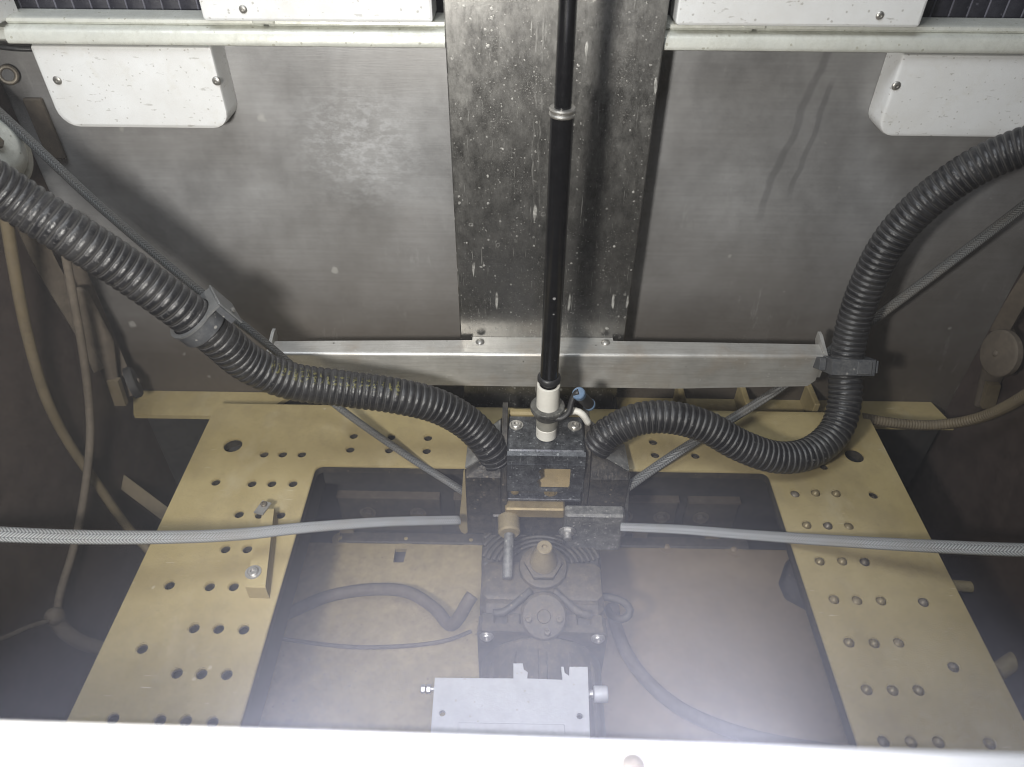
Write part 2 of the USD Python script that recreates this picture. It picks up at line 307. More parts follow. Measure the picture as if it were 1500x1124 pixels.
def dome(r, h, n=18): return lathe([(0, h)] + [(r * math.sin(t), h * math.cos(t)) for t in np.linspace(0.25, math.pi / 2, 6)] + [(0, 0)], n)
def hexnut(r, h): return lathe([(0, h), (r * 0.86, h), (r, h * 0.85), (r, 0), (0, 0)], 6)
def cyl(a, b, r, n=24, r2=None, ch=0.0015):
    a, b = np.array(a, float), np.array(b, float); L = np.linalg.norm(b - a); r2 = r if r2 is None else r2; ch = min(ch, r * 0.3, L * 0.3)
    return place(lathe([(0, 0), (r - ch, 0), (r, ch), (r2, L - ch), (r2 - ch, L), (0, L)], n), a, b - a)
def prism(pts2, z0, z1, ch=0.0):
    """Outline in plan, from z0 up to z1, with a chamfer round its top."""
    P = Polygon(pts2) if isinstance(pts2, list) else pts2
    P = max(P.geoms, key=lambda q: q.area) if hasattr(P, 'geoms') else P
    m = trimesh.creation.extrude_polygon(P, z1 - z0 - ch, engine='earcut'); m.apply_translation([0, 0, z0])
    return m
def profile_x(yz, x0, x1):
    m = trimesh.creation.extrude_polygon(Polygon(yz), x1 - x0, engine='earcut')
    m.apply_transform(np.array([[0, 0, 1, x0], [1, 0, 0, 0], [0, 1, 0, 0], [0, 0, 0, 1.0]])); return m
def profile_y(xz, y0, y1):
    m = trimesh.creation.extrude_polygon(Polygon(xz), y1 - y0, engine='earcut')
    m.apply_transform(np.array([[1, 0, 0, 0], [0, 0, -1, y1], [0, 1, 0, 0], [0, 0, 0, 1.0]])); return m
def spline(pts, n=None, step=0.004):
    p = np.array(pts, float); q = np.vstack([2 * p[0] - p[1], p, 2 * p[-1] - p[-2]]); out = []
    for i in range(1, len(q) - 2):
        m = 24; t = np.linspace(0, 1, m, endpoint=False)[:, None]
        a, b, c, d = q[i - 1], q[i], q[i + 1], q[i + 2]
        out.append(0.5 * (2 * b + (c - a) * t + (2 * a - 5 * b + 4 * c - d) * t**2 + (3 * b - a - 3 * c + d) * t**3))
    out = np.vstack(out + [q[-2:-1]]); s = np.r_[0, np.cumsum(np.linalg.norm(np.diff(out, axis=0), axis=1))]
    n = n or max(4, int(s[-1] / step)); u = np.linspace(0, s[-1], n + 1)
    return np.stack([np.interp(u, s, out[:, k]) for k in range(3)], 1), u
def frames(p):
    t = np.gradient(p, axis=0); t /= np.linalg.norm(t, axis=1, keepdims=True)
    x = np.cross(t[0], [0, 0, 1.0]); x = unit(x if np.linalg.norm(x) > 0.05 else np.cross(t[0], [1.0, 0, 0])); X = [x]
    for i in range(1, len(p)):
        x = X[-1] - t[i] * (X[-1] @ t[i]); X.append(unit(x))
    X = np.array(X); return t, X, np.cross(t, X)
def tube(pts, r, n=14, step=0.006, flat=1.0, raw=None, uvlen=1.0):
    """Tube along a path; r is a number or a function of the length. Returns mesh, uv."""
    p, u = spline(pts, step=step) if raw is None else raw
    R = np.array([r(s) for s in u]) if callable(r) else np.full(len(p), r)
    t, X, Y = frames(p); a = np.linspace(0, 2 * math.pi, n + 1)
    v = p[:, None] + R[:, None, None] * (np.cos(a)[None, :, None] * X[:, None] + flat * np.sin(a)[None, :, None] * Y[:, None])
    k = len(p); v = v.reshape(-1, 3); i = np.arange(k - 1)[:, None] * (n + 1) + np.arange(n)[None]
    q = np.stack([i, i + 1, i + n + 2, i + n + 1], -1).reshape(-1, 4)
    f = np.vstack([q[:, [0, 1, 2]], q[:, [0, 2, 3]]])
    uv = np.stack([np.tile(a / (2 * math.pi), k), np.repeat(u, n + 1)], 1)
    for e, c in ((0, 1), (k - 1, -1)):                                  # end caps
        b = e * (n + 1); v = np.vstack([v, p[e]]); uv = np.vstack([uv, [0, u[e]]]); m = len(v) - 1
        f = np.vstack([f, [[m, b + j + 1, b + j][::c] for j in range(n)]])
    return trimesh.Trimesh(v, f, process=False), uv
def ribbon(pts, w, th, normal, step=0.02):
    """A flat strap along a path, w wide across the given normal."""
    p, u = spline(pts, step=step); t = np.gradient(p, axis=0); n = unit(normal)
    s = np.cross(t, n); s /= np.linalg.norm(s, axis=1, keepdims=True); n2 = np.cross(s, t); n2 /= np.linalg.norm(n2, axis=1, keepdims=True)
    c = [p + s * w / 2 + n2 * th / 2, p - s * w / 2 + n2 * th / 2, p - s * w / 2 - n2 * th / 2, p + s * w / 2 - n2 * th / 2]
    v = np.stack(c, 1).reshape(-1, 3); k = len(p); f = []
    for i in range(k - 1):
        for j in range(4):
            a, b = i * 4 + j, i * 4 + (j + 1) % 4; f += [[a, b, b + 4], [a, b + 4, a + 4]]
    f += [[2, 1, 0], [3, 2, 0]]; e = (k - 1) * 4; f += [[e, e + 1, e + 2], [e, e + 2, e + 3]]
    m = trimesh.Trimesh(v, f, process=False); m.fix_normals(); return m

# ================================================================== the setting
structure('back_wall', cbox((-0.86, 1.17, -0.42), (0.96, 1.19, 0.70), 0.002), 'wall', label='grimy brushed metal back wall of the compartment')
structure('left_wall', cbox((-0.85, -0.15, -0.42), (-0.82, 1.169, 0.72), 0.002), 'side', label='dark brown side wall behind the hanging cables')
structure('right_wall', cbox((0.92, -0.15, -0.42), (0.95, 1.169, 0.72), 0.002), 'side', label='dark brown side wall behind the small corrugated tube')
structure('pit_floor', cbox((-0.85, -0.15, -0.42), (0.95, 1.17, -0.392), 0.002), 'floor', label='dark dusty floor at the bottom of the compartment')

# near white edge of the opening, out of focus at the bottom of the picture
e0, e1 = V(-0.3085, 0.1967, 0.5600), V(0.2987, 0.1890, 0.5600)
ang = math.atan2(e1[1] - e0[1], e1[0] - e0[0])
t = Thing('front_sill', 'bright white painted sill of the opening, nearest thing to the viewer', 'sill', (0, 0.1, 0.3))
def turn(m):
    m.apply_transform(trimesh.transformations.rotation_matrix(ang, [0, 0, 1], [0, 0.1915, 0.5])); return m
t.part('sill_top', turn(cbox((-0.9, -0.08, 0.525), (1.0, 0.1915, 0.56), 0.005)), 'front')
t.part('apron', turn(cbox((-0.84, 0.03, -0.40), (0.93, 0.05, 0.5245), 0.003)), 'side')
t.part('screw', place(button(0.0075, 0.003), V(0.0689, 0.1742, 0.5600)), 'dark_screw', 40)

# ================================================================== back wall furniture
t = Thing('steel_post', 'wide spotted steel post standing upright in the middle', 'post', (0.045, 1.13, -0.045))
post = t.part('front_face', cbox((-0.111, 1.10, -0.047), (0.1985, 1.106, 1.02), 0.002), 'post')
t.part('side_face', cbox((-0.111, 1.1062, -0.047), (-0.105, 1.168, 1.02), 0.001), 'post')
t.part('side_face', cbox((0.1925, 1.1062, -0.047), (0.1985, 1.168, 1.02), 0.001), 'post')

def rail(name, label, x0, x1, cut):
    t = Thing(name, label, 'trim rail', ((x0 + x1) / 2, 1.15, 0.66))
    yz = [(1.168, 0.6725), (1.117, 0.6705), (1.111, 0.673), (1.109, 0.678), (1.112, 0.688), (1.116, 0.693), (1.124, 0.695), (1.168, 0.695)]
    t.part('face', profile_x(yz, x0, x1), 'rail', 45)
    lip = [(1.168, 0.6955), (1.128, 0.6955), (1.125, 0.699), (1.126, 0.703), (1.131, 0.705), (1.168, 0.705)]
    t.part('lip', profile_x(lip, x0 + (0.0 if cut > 0 else 0.0), cut - 0.004 if x0 < 0 else cut - 0.004), 'rail', 45)
    t.part('lip', profile_x(lip, cut + 0.004, x1), 'rail', 45)
    t.part('clip', cbox((cut - 0.018, 1.121, 0.6985), (cut + 0.014, 1.135, 0.7075), 0.002), 'rail')
    t.part('rivet', place(dome(0.006, 0.004), (cut + 0.034, 1.138, 0.7053)), 'screw', 40)
    return t
r1 = rail('trim_rail', 'whitish rail along the wall above the cover box nearer the metal drum', -0.745, -0.1125, -0.37)
r1.part('end_cap', cbox((-0.80, 1.118, 0.674), (-0.7455, 1.168, 0.692), 0.003), 'rail')
rail('trim_rail', 'whitish rail along the wall on the curved hose side of the post', 0.2005, 0.915, 0.33)

def bellows(label, x0, x1):
    t = Thing('bellows_wall', label, 'bellows', ((x0 + x1) / 2, 1.18, 0.7))
    n = int((x1 - x0) / 0.0265); w = (x1 - x0) / n
    for i in range(n):
        a = x0 + i * w; j = random.uniform(-0.001, 0.001)
        p = t.part('slat', hull([(a + 0.0015, 1.186, 0.69), (a + w - 0.0015, 1.186, 0.69), (a + w * 0.5, 1.1835 + j * 0.5, 0.69), (a + 0.0015, 1.186, 1.06), (a + w - 0.0015, 1.186, 1.06), (a + w * 0.5 + j, 1.1835 + j * 0.5, 1.06),
                                  (a + 0.0015, 1.195, 0.69), (a + w - 0.0015, 1.195, 0.69), (a + 0.0015, 1.195, 1.06), (a + w - 0.0015, 1.195, 1.06)]), 'bellows')
        t.part('seam', cyl((a + w, 1.186, 0.69), (a + w, 1.186, 1.06), 0.0013, 6, ch=0.0003), 'bellows_seam', 40, parent=p)
bellows('dark ribbed bellows above the rail, on the side of the metal drum', -0.86, -0.113)
bellows('dark ribbed bellows above the rail, on the curved hose side', 0.2005, 0.95)

def rounded(x0, x1, z0, z1, r_bl, r_br, r_tl=0.004, r_tr=0.004):
    p = []
    for cx, cz, r, a in ((x1 - r_tr, z1 - r_tr, r_tr, 0), (x0 + r_tl, z1 - r_tl, r_tl, 90), (x0 + r_bl, z0 + r_bl, r_bl, 180), (x1 - r_br, z0 + r_br, r_br, 270)):
        p += [(cx + r * math.cos(math.radians(a + k)), cz + r * math.sin(math.radians(a + k))) for k in (0, 18, 36, 54, 72, 90)]
    return Polygon(p)
def cover(shape, y0, y1, ch):
    o = np.array(shape.exterior.coords); i1 = np.array(shape.buffer(-ch * 0.3).exterior.coords); i2 = np.array(shape.buffer(-ch).exterior.coords)
    add = lambda q, y: [(a, y, b) for a, b in q]
    return hull(add(o, y1) + add(o, y0 + ch) + add(i1, y0 + ch * 0.3) + add(i2, y0))

t = Thing('cover_box', 'speckled white cover box with two screws under the rail near the metal drum', 'cover box', (-0.58, 1.14, 0.55))
t.part('shell', cover(rounded(-0.722, -0.455, 0.546, 0.6685, 0.030, 0.028), 1.118, 1.169, 0.006), 'white', 25)
for u, v in ((84, 118), (316, 119)): pass
for p in [(-0.6992, 1.1180, 0.6188), (-0.4590, 1.1180, 0.6202)]:
    s = t.part('screw', place(button(0.0068, 0.003), V(*p) + V(0, 0.0005, 0), (0, -1, 0)), 'screw', 40)
t = Thing('cover_box', 'speckled white cover box partly behind the curved hose', 'cover box', (0.70, 1.14, 0.55))
t.part('shell', cover(rounded(0.548, 0.90, 0.546, 0.6685, 0.026, 0.026), 1.118, 1.169, 0.006), 'white', 25)
for p in [(0.5535, 1.1180, 0.6238)]: t.part('screw', place(button(0.0068, 0.003), V(*p) + V(0, 0.0005, 0), (0, -1, 0)), 'screw', 40)

for lab, x0, x1 in (('white housing above the rail, cut by the top edge, with a clean face', -0.452, -0.127), ('white housing above the rail with rusty scuffs at its lower corner', 0.212, 0.553), ('corner of a white housing above the drum at the top edge', -0.93, -0.742)):
    t = Thing('white_housing', lab, 'housing', ((x0 + x1) / 2, 1.12, 0.71))
    z0 = 0.706 if x0 > -0.8 else 0.699
    t.part('shell', cover(rounded(x0, x1, z0, 0.95, 0.006, 0.006), 1.108, 1.158, 0.004), 'white', 25)
    if x0 > -0.8: t.part('screw', place(button(0.006, 0.003), (x0 + 0.06 if x0 < 0 else x1 - 0.06, 1.1085, 0.722), (0, -1, 0)), 'screw', 40)

# cross bracket screwed to the post
t = Thing('cross_bracket', 'tapered steel cross bracket fixed across the post', 'bracket', (0.05, 1.07, 0.09))
zt = lambda x: 0.156 + 0.0098 * (x + 0.459)
def slab(pts, y0, y1):                 # plate in the x-z plane, y0 to y1
    m = profile_y([(x, z) for x, z in pts], y0, y1); return m
L, R_ = -0.459, 0.556
t.part('front_plate', slab([(L, zt(L) - 0.006), (L + 0.004, zt(L) - 0.05), (L + 0.03, 0.095), (-0.2, 0.083), (0.30, 0.083), (R_ - 0.012, 0.094), (R_ - 0.001, 0.108), (R_, zt(R_) - 0.006)], 1.0475, 1.051), 'brushed')
v = []
bend = []
for x in (L, R_):
    for k in range(7):
        a = math.radians(90 * k / 6); bend.append((x, 1.0535 - 0.006 * math.cos(a), zt(x) - 0.006 + 0.006 * math.sin(a)))
        bend.append((x, 1.0535 - 0.0025 * math.cos(a), zt(x) - 0.006 + 0.0025 * math.sin(a)))
t.part('bend', hull(bend), 'brushed', 40)
fl = [(L, 1.0535), (R_, 1.0535), (R_, 1.083), (0.176, 1.090), (0.176, 1.0995), (-0.088, 1.0995), (-0.088, 1.090), (L, 1.083)]
m = prism(fl, -0.003, 0.0); m.vertices[:, 2] += zt(m.vertices[:, 0]); t.part('top_flange', m, 'brushed')
for x in (L, R_):
    s = 1 if x > 0 else -1; z = zt(x)
    t.part('end_tab', hull([(x + s * q, y, zz) for q in (0.0005, 0.0065) for y, zz in ((1.050, z - 0.052), (1.050, z + 0.001), (1.092, z + 0.014), (1.104, z + 0.014), (1.104, z - 0.004))]), 'brushed')
for u in (-0.073, 0.161): t.part('rivet', place(dome(0.0085, 0.005), (u, 1.084, zt(u))), 'screw', 40)

# telescopic rod and the socket it stands in
RX, RY = 0.0505, 0.925
t = Thing('telescopic_rod', 'glossy black telescopic rod standing in the white socket', 'rod', (RX, RY, 0.18))
t.part('lower_tube', cyl((RX, RY, 0.205), (RX, RY, 0.652), 0.0152, 40), 'black', 40)
t.part('upper_tube', cyl((RX, RY, 0.6525), (RX, RY, 1.0), 0.0110, 36), 'black', 40)
t.part('collar', lathe([(0.0112, 0), (0.0165, 0), (0.0172, 0.002), (0.0165, 0.0035), (0.0158, 0.004), (0.0158, 0.006), (0.0165, 0.0065), (0.0172, 0.0085), (0.0160, 0.0105), (0.0112, 0.0105)], 40).apply_translation((RX, RY, 0.648)), 'screw', 40)
t.part('end_ring', lathe([(0.0, 0), (0.0165, 0), (0.0195, 0.003), (0.0195, 0.009), (0.017, 0.012), (0.0155, 0.0125), (0, 0.0125)], 40).apply_translation((RX, RY, 0.2035)), 'rubber', 40)
t.part('tip', cyl((RX, RY, 0.172), (RX, RY, 0.2032), 0.0135, 32), 'black', 40)
t = Thing('rod_socket', 'white plastic socket with a steel ring on the coupling block', 'socket', (RX, RY, 0.076))
t.part('base', cyl((RX, RY, 0.0765), (RX, RY, 0.1005), 0.0185, 40), 'ivory', 40)
t.part('band', cyl((RX, RY, 0.1008), (RX, RY, 0.1245), 0.0188, 40, ch=0.0006), 'frost', 40)
t.part('ring', lathe([(0.0188, 0), (0.022, 0), (0.0235, 0.003), (0.0235, 0.013), (0.029, 0.0145), (0.030, 0.017), (0.030, 0.0215), (0.0285, 0.0235), (0.0195, 0.0235)], 48).apply_translation((RX, RY, 0.1248)), 'block_worn', 40)
sl = lathe([(0.0150, 0), (0.0196, 0), (0.0196, 0.047), (0.0190, 0.048), (0.0156, 0.048), (0.0150, 0.047), (0.0150, 0)], 48); sl.apply_translation((RX, RY, 0.1486))
t.part('sleeve', sl, 'ivory', 40)

# ================================================================== tan mounting frame
BIG = [(-0.5394, 0.9621, 0.0000), (0.6326, 0.9599, 0.0000)]
HL = [(-0.4739, 0.9404, 0.0000), (-0.4395, 0.9411, 0.0000), (-0.4038, 0.9418, 0.0000), (-0.5421, 0.8698, 0.0000), (-0.4763, 0.8679, 0.0000), (-0.4408, 0.8687, 0.0000), (-0.4029, 0.8695, 0.0000), (-0.3156, 0.9923, 0.0000), (-0.2430, 0.9902, 0.0000), (-0.1722, 0.9898, 0.0000), (-0.3155, 0.9561, 0.0000), (-0.2420, 0.9558, 0.0000), (-0.1712, 0.9555, 0.0000), (-0.4788, 0.7981, 0.0000), (-0.4431, 0.7973, 0.0000), (-0.4068, 0.7980, 0.0000), (-0.4797, 0.7254, 0.0000), (-0.4437, 0.7261, 0.0000), (-0.5462, 0.6550, 0.0000), (-0.4821, 0.6538, 0.0000), (-0.4445, 0.6545, 0.0000), (-0.5464, 0.5472, 0.0000), (-0.4819, 0.5815, 0.0000), (-0.4448, 0.5811, 0.0000), (-0.4067, 0.5807, 0.0000), (-0.4819, 0.5106, 0.0000), (-0.4466, 0.5103, 0.0000), (-0.4103, 0.5099, 0.0000), (-0.5454, 0.4442, 0.0000), (-0.4808, 0.4436, 0.0000), (-0.4454, 0.4433, 0.0000), (-0.4087, 0.4421, 0.0000)]
HR = [(0.2589, 0.9879, 0.0000), (0.2583, 0.9539, 0.0000), (0.3369, 0.9877, 0.0000), (0.3336, 0.9537, 0.0000), (0.5663, 0.9309, 0.0000), (0.6341, 0.8635, 0.0000)]
HB = [(0.4951, 0.8638, 0.0000), (0.5321, 0.8661, 0.0000), (0.5682, 0.8653, 0.0000), (0.4957, 0.7941, 0.0000), (0.5315, 0.7934, 0.0000), (0.5677, 0.7941, 0.0000), (0.4957, 0.7204, 0.0000), (0.5325, 0.7211, 0.0000), (0.5689, 0.7205, 0.0000), (0.4966, 0.6494, 0.0000), (0.5325, 0.6489, 0.0000), (0.5693, 0.6484, 0.0000), (0.6344, 0.6472, 0.0000), (0.4959, 0.5767, 0.0000), (0.5331, 0.5763, 0.0000), (0.5701, 0.5781, 0.0000), (0.6344, 0.5408, 0.0000), (0.4971, 0.5048, 0.0000), (0.5334, 0.5044, 0.0000), (0.5700, 0.5051, 0.0000), (0.4949, 0.4333, 0.0000), (0.5312, 0.4331, 0.0000), (0.5677, 0.4338, 0.0000), (0.6354, 0.4332, 0.0000)]
inner = Polygon([(-0.3705, -0.1), (0.4585, -0.1), (0.4585, 0.914), (-0.3705, 0.914)]).buffer(-0.014).buffer(0.014, quad_segs=6)
outer = Polygon([(-0.607, -0.05), (0.697, -0.05), (0.697, 1.078), (-0.607, 1.078)])
def plate(rs, rb, z0, z1, grow=0.0):
    P = outer.buffer(-grow, join_style=2).difference(inner.buffer(grow, quad_segs=6))
    P = P.difference(unary_union([Point(h[0], h[1]).buffer(rs, quad_segs=5) for h in HL + HR + HB] + [Point(h[0], h[1]).buffer(rb, quad_segs=7) for h in BIG]))
    return prism(P, z0, z1)
t = Thing('mounting_frame', 'large tan U-shaped plate with rows of drilled holes', 'mounting frame', (0.045, 0.5, -0.014))
t.part('plate', join(plate(0.0080, 0.0172, -0.0045, -0.0012), plate(0.0094, 0.0186, -0.0012, 0.0, 0.0012)), 'tan', 20)
t.part('backing_plate', plate(0.0066, 0.0160, -0.0195, -0.0046), 'motor_dark', 20)
for i, h in enumerate(HB):
    t.part('bolt', place(dome(0.0076, 0.0085 if i % 5 else 0.005, 16), (h[0], h[1], -0.0036)), 'bolt_tan' if i % 4 else 'dark_screw', 40)
for i, h in enumerate(HR): t.part('bolt', place(dome(0.006, 0.003, 14), (h[0], h[1], -0.010)), 'dark_screw', 40)
under = Polygon([(-0.585, -0.03), (0.675, -0.03), (0.675, 1.05), (-0.585, 1.05)]).difference(Polygon([(-0.372, -0.1), (0.482, -0.1), (0.482, 0.94), (-0.372, 0.94)]))
t.part('frame_rail', prism(under, -0.080, -0.020), 'slot')
t = Thing('rear_beam', 'tan beam end against the back wall on the side of the pulley arm with the strap', 'beam', (-0.5, 1.12, -0.08))
t.part('flange', hull([(-0.83, 1.168, -0.050), (-0.48, 1.168, -0.050), (-0.80, 1.095, -0.052), (-0.545, 1.095, -0.052), (-0.83, 1.168, -0.06), (-0.48, 1.168, -0.06), (-0.80, 1.095, -0.062), (-0.545, 1.095, -0.062)]), 'tan')
t.part('web', cbox((-0.80, 1.13, -0.39), (-0.5, 1.15, -0.0625), 0.002), 'slot')
t = Thing('rear_beam', 'tan beam running behind the frame on the curved hose side', 'beam', (0.5, 1.12, -0.08))
t.part('flange', hull([(0.21, 1.168, -0.050), (0.88, 1.168, -0.050), (0.21, 1.095, -0.052), (0.90, 1.095, -0.052), (0.21, 1.168, -0.06), (0.88, 1.168, -0.06), (0.21, 1.095, -0.062), (0.90, 1.095, -0.062)]), 'tan')
t.part('web', cbox((0.21, 1.13, -0.39), (0.90, 1.15, -0.0625), 0.002), 'slot')
for x in (0.33, 0.46, 0.60): t.part('stiffener', cbox((x, 1.10, -0.049), (x + 0.012, 1.167, 0.0), 0.002), 'tan')

# stop bar on the left arm
t = Thing('stop_bar', 'short tan bar screwed flat on the holed plate', 'bar', (-0.40, 0.73, 0.0))
a, b, c, d = V(-0.4266, 0.7865, 0.0300), V(-0.4082, 0.7869, 0.0300), V(-0.3816, 0.6334, 0.0300), V(-0.4131, 0.6340, 0.0300)
bar = hull([(p[0], p[1], z) for p in (a, b, c, d) for z in (0.0005, 0.029)] + [(p[0] * 0.98 + (a + b + c + d)[0] / 4 * 0.02, p[1] * 0.98 + (a + b + c + d)[1] / 4 * 0.02, 0.031) for p in (a, b, c, d)])
t.part('body', bar, 'tan')
p = V(-0.4075, 0.6592, 0.0310); s = t.bolt('screw', place(screw(0.0085, 0.0055, 0.42), p), place(lathe([(0.004, 0), (0.0125, 0), (0.0125, 0.0016), (0.004, 0.0016)], 20), p), 'screw')
p = V(-0.4273, 0.7857, 0.0310); q = t.part('tab', place(cbox((-0.009, -0.014, 0), (0.009, 0.014, 0.003), 0.001), p, up=(0.3, 1, 0)), 'screw'); t.part('screw', place(screw(0.0055, 0.004), p + V(0.001, 0.006, 0.003)), 'dark_screw', 35, parent=q)

# ================================================================== beneath the frame: cross member, panels
t = Thing('cross_member', 'dark bolted cross member under the back of the frame', 'cross member', (0.045, 1.02, -0.3))
t.part('web', cbox((-0.56, 1.03, -0.39), (0.66, 1.05, -0.102), 0.002), 'slot')
t.part('ledge', cbox((-0.40, 1.00, -0.372), (0.52, 1.0295, -0.345), 0.003), 'motor_dark')
for x0, x1 in ((-0.385, -0.165), (-0.135, 0.02), (0.17, 0.345), (0.365, 0.475)):
    t.part('angle', hull([(x, y, z) for x in (x0, x1) for y, z in ((1.0295, -0.205), (1.012, -0.205), (1.012, -0.210), (1.0295, -0.210))]), 'strap')
    t.part('angle', cbox((x0, 1.018, -0.325), (x1, 1.0290, -0.2125), 0.002), 'motor_dark')
for x in (-0.325, -0.215, -0.105, 0.0, 0.235, 0.315, 0.40):
    t.bolt('bolt', place(hexnut(0.012, 0.008), (x, 1.0158, -0.262), (0, -1, 0)), place(lathe([(0, 0), (0.018, 0), (0.018, 0.002), (0, 0.002)], 16), (x, 1.0178, -0.262), (0, -1, 0)), 'dark_screw', 30)
for x in (-0.375, 0.275, 0.435): t.part('clip', cbox((x - 0.018, 1.004, -0.322), (x + 0.014, 1.0178, -0.300), 0.002), 'cable')

FZ = -0.35
t = Thing('floor_panel', 'tan dusty panel under the frame, stained and with a small square hole', 'panel', (-0.2, 0.7, FZ))
P = Polygon([(-0.60, 1.0), (0.02, 1.0), (0.02, 0.15), (-0.60, 0.15)])
cut = [(-0.6556, 1.0052, -0.3500), (-0.4881, 1.0010, -0.3500), (-0.4774, 0.9184, -0.3500), (-0.4817, 0.8643, -0.3500), (-0.5028, 0.8347, -0.3500), (-0.5968, 0.8170, -0.3500)]
P = P.difference(Polygon([(h[0], h[1]) for h in cut]).buffer(-0.012).buffer(0.012))
hq = [(-0.2696, 0.9868, -0.3500), (-0.2438, 0.9873, -0.3500), (-0.2467, 0.9510, -0.3500), (-0.2691, 0.9506, -0.3500)]
P = P.difference(Polygon([(h[0], h[1]) for h in hq]))
t.part('sheet', prism(P, FZ - 0.012, FZ), 'panel_tan')
for p in [(-0.3962, 1.0104, -0.3500), (-0.2483, 1.0114, -0.3500), (-0.1020, 1.0106, -0.3500)]: t.bolt('bolt', place(dome(0.0085, 0.006), p), place(lathe([(0, 0), (0.019, 0), (0.019, 0.0012), (0, 0.0016)], 24), p), 'panel_tan')
t = Thing('floor_panel', 'smooth brown panel under the frame beside the looped cable', 'panel', (0.3, 0.7, FZ))
P = Polygon([(0.0208, 1.0), (0.68, 1.0), (0.68, 0.15), (0.0208, 0.15)])
cut = [(0.7719, 1.0148, -0.3500), (0.6367, 1.0121, -0.3500), (0.5909, 0.9657, -0.3500), (0.5623, 0.9129, -0.3500), (0.5668, 0.8747, -0.3500), (0.6026, 0.8495, -0.3500), (0.7130, 0.8421, -0.3500)]
P = P.difference(Polygon([(h[0], h[1]) for h in cut]).buffer(-0.012).buffer(0.012))
t.part('sheet', prism(P, FZ - 0.012, FZ), 'panel_brown')
for p in [(0.3374, 1.0043, -0.3500), (0.4859, 0.9999, -0.3500)]: t.bolt('bolt', place(dome(0.0085, 0.006), p), place(lathe([(0, 0), (0.019, 0), (0.019, 0.0012), (0, 0.0016)], 24), p), 'panel_brown')

# ================================================================== coupling block
t = Thing('coupling_block', 'black iron coupling block in the middle with two hose inlets', 'coupling block', (0.052, 0.93, -0.17))
CX0, CX1 = -0.018, 0.1185
t.part('top_plate', cbox((CX0, 0.886, 0.062), (CX1, 0.975, 0.076), 0.003), 'block_gloss')
back = Polygon([(CX0, 0.9755), (CX1, 0.9755), (CX1, 1.0), (CX0, 1.0)])
t.part('back_rim', cbox((CX0, 0.9755, -0.10), (CX1, 0.990, 0.081), 0.004), 'panel_tan')
t.part('front_slope', hull([(x, y, z) for x in (CX0, CX1) for y, z in ((0.886, 0.0745), (0.8785, 0.071), (0.8765, 0.0535), (0.886, 0.0535))]), 'block_gloss')
hx0, hx1, hz0, hz1 = 0.038, 0.094, -0.013, 0.044
fp = sbox(CX0, -0.017, CX1, 0.053).difference(Polygon([(hx0, hz0 + 0.004), (hx0 + 0.006, hz0), (hx1 - 0.003, hz0), (hx1, hz0 + 0.005), (hx1, hz1 - 0.002), (hx1 - 0.002, hz1), (hx0 + 0.006, hz1), (hx0, hz1 - 0.006), (hx0 + 0.004, 0.020), (hx0 - 0.004, 0.010), (hx0 + 0.001, 0.002)]))
t.part('window_plate', profile_y(fp, 0.8735, 0.880), 'block_gloss')
t.part('window_back', hull([(x, y, z) for x in (CX0 + 0.03, CX1 - 0.002) for y, z in ((0.925, 0.050), (0.8835, -0.0155), (0.890, -0.0165), (0.935, 0.045))]), 'brass')
t.part('inner_body', cbox((CX0 + 0.001, 0.9405, -0.165), (CX1 - 0.001, 0.975, 0.0615), 0.002), 'block')
t.part('recess', cbox((CX0, 0.884, -0.0575), (CX1, 0.9345, -0.051), 0.001), 'block_gloss')
t.part('recess_back', cbox((CX0, 0.8925, -0.0505), (CX1, 0.900, -0.0175), 0.001), 'block_gloss')
t.bolt('bolt', place(screw(0.0085, 0.006, 0.45), (0.062, 0.8923, -0.038), (0, -1, 0)), place(lathe([(0, 0), (0.0125, 0), (0.0125, 0.002), (0, 0.002)], 20), (0.062, 0.8924, -0.038), (0, -1, 0)), 'brass')
t.part('bolt', place(dome(0.008, 0.005), (-0.004, 0.8924, -0.040), (0, -1, 0)), 'brass', 40)
t.part('lip', cbox((CX0 - 0.004, 0.866, -0.084), (CX1 - 0.03, 0.935, -0.058), 0.003), 'brass')
t.part('skirt', cbox((CX0 - 0.03, 0.872, -0.165), (CX1 - 0.0265, 0.934, -0.0845), 0.004), 'block')
for u in (-0.003, 0.102): t.bolt('bolt', place(screw(0.0095, 0.006, 0.48), (u, 0.948, 0.0761)), place(lathe([(0, 0), (0.0125, 0), (0.0125, 0.002), (0, 0.002)], 20), (u, 0.948, 0.076)), 'screw')
for x0, x1 in ((CX0 - 0.0105, CX0 - 0.001), (CX1 + 0.001, CX1 + 0.0105)):                 # cheek plates
    t.part('cheek', profile_x([(1.0, -0.10), (1.0, 0.082), (0.994, 0.090), (0.955, 0.090), (0.905, 0.070), (0.888, 0.048), (0.876, 0.020), (0.876, -0.09)], x0, x1), 'block')
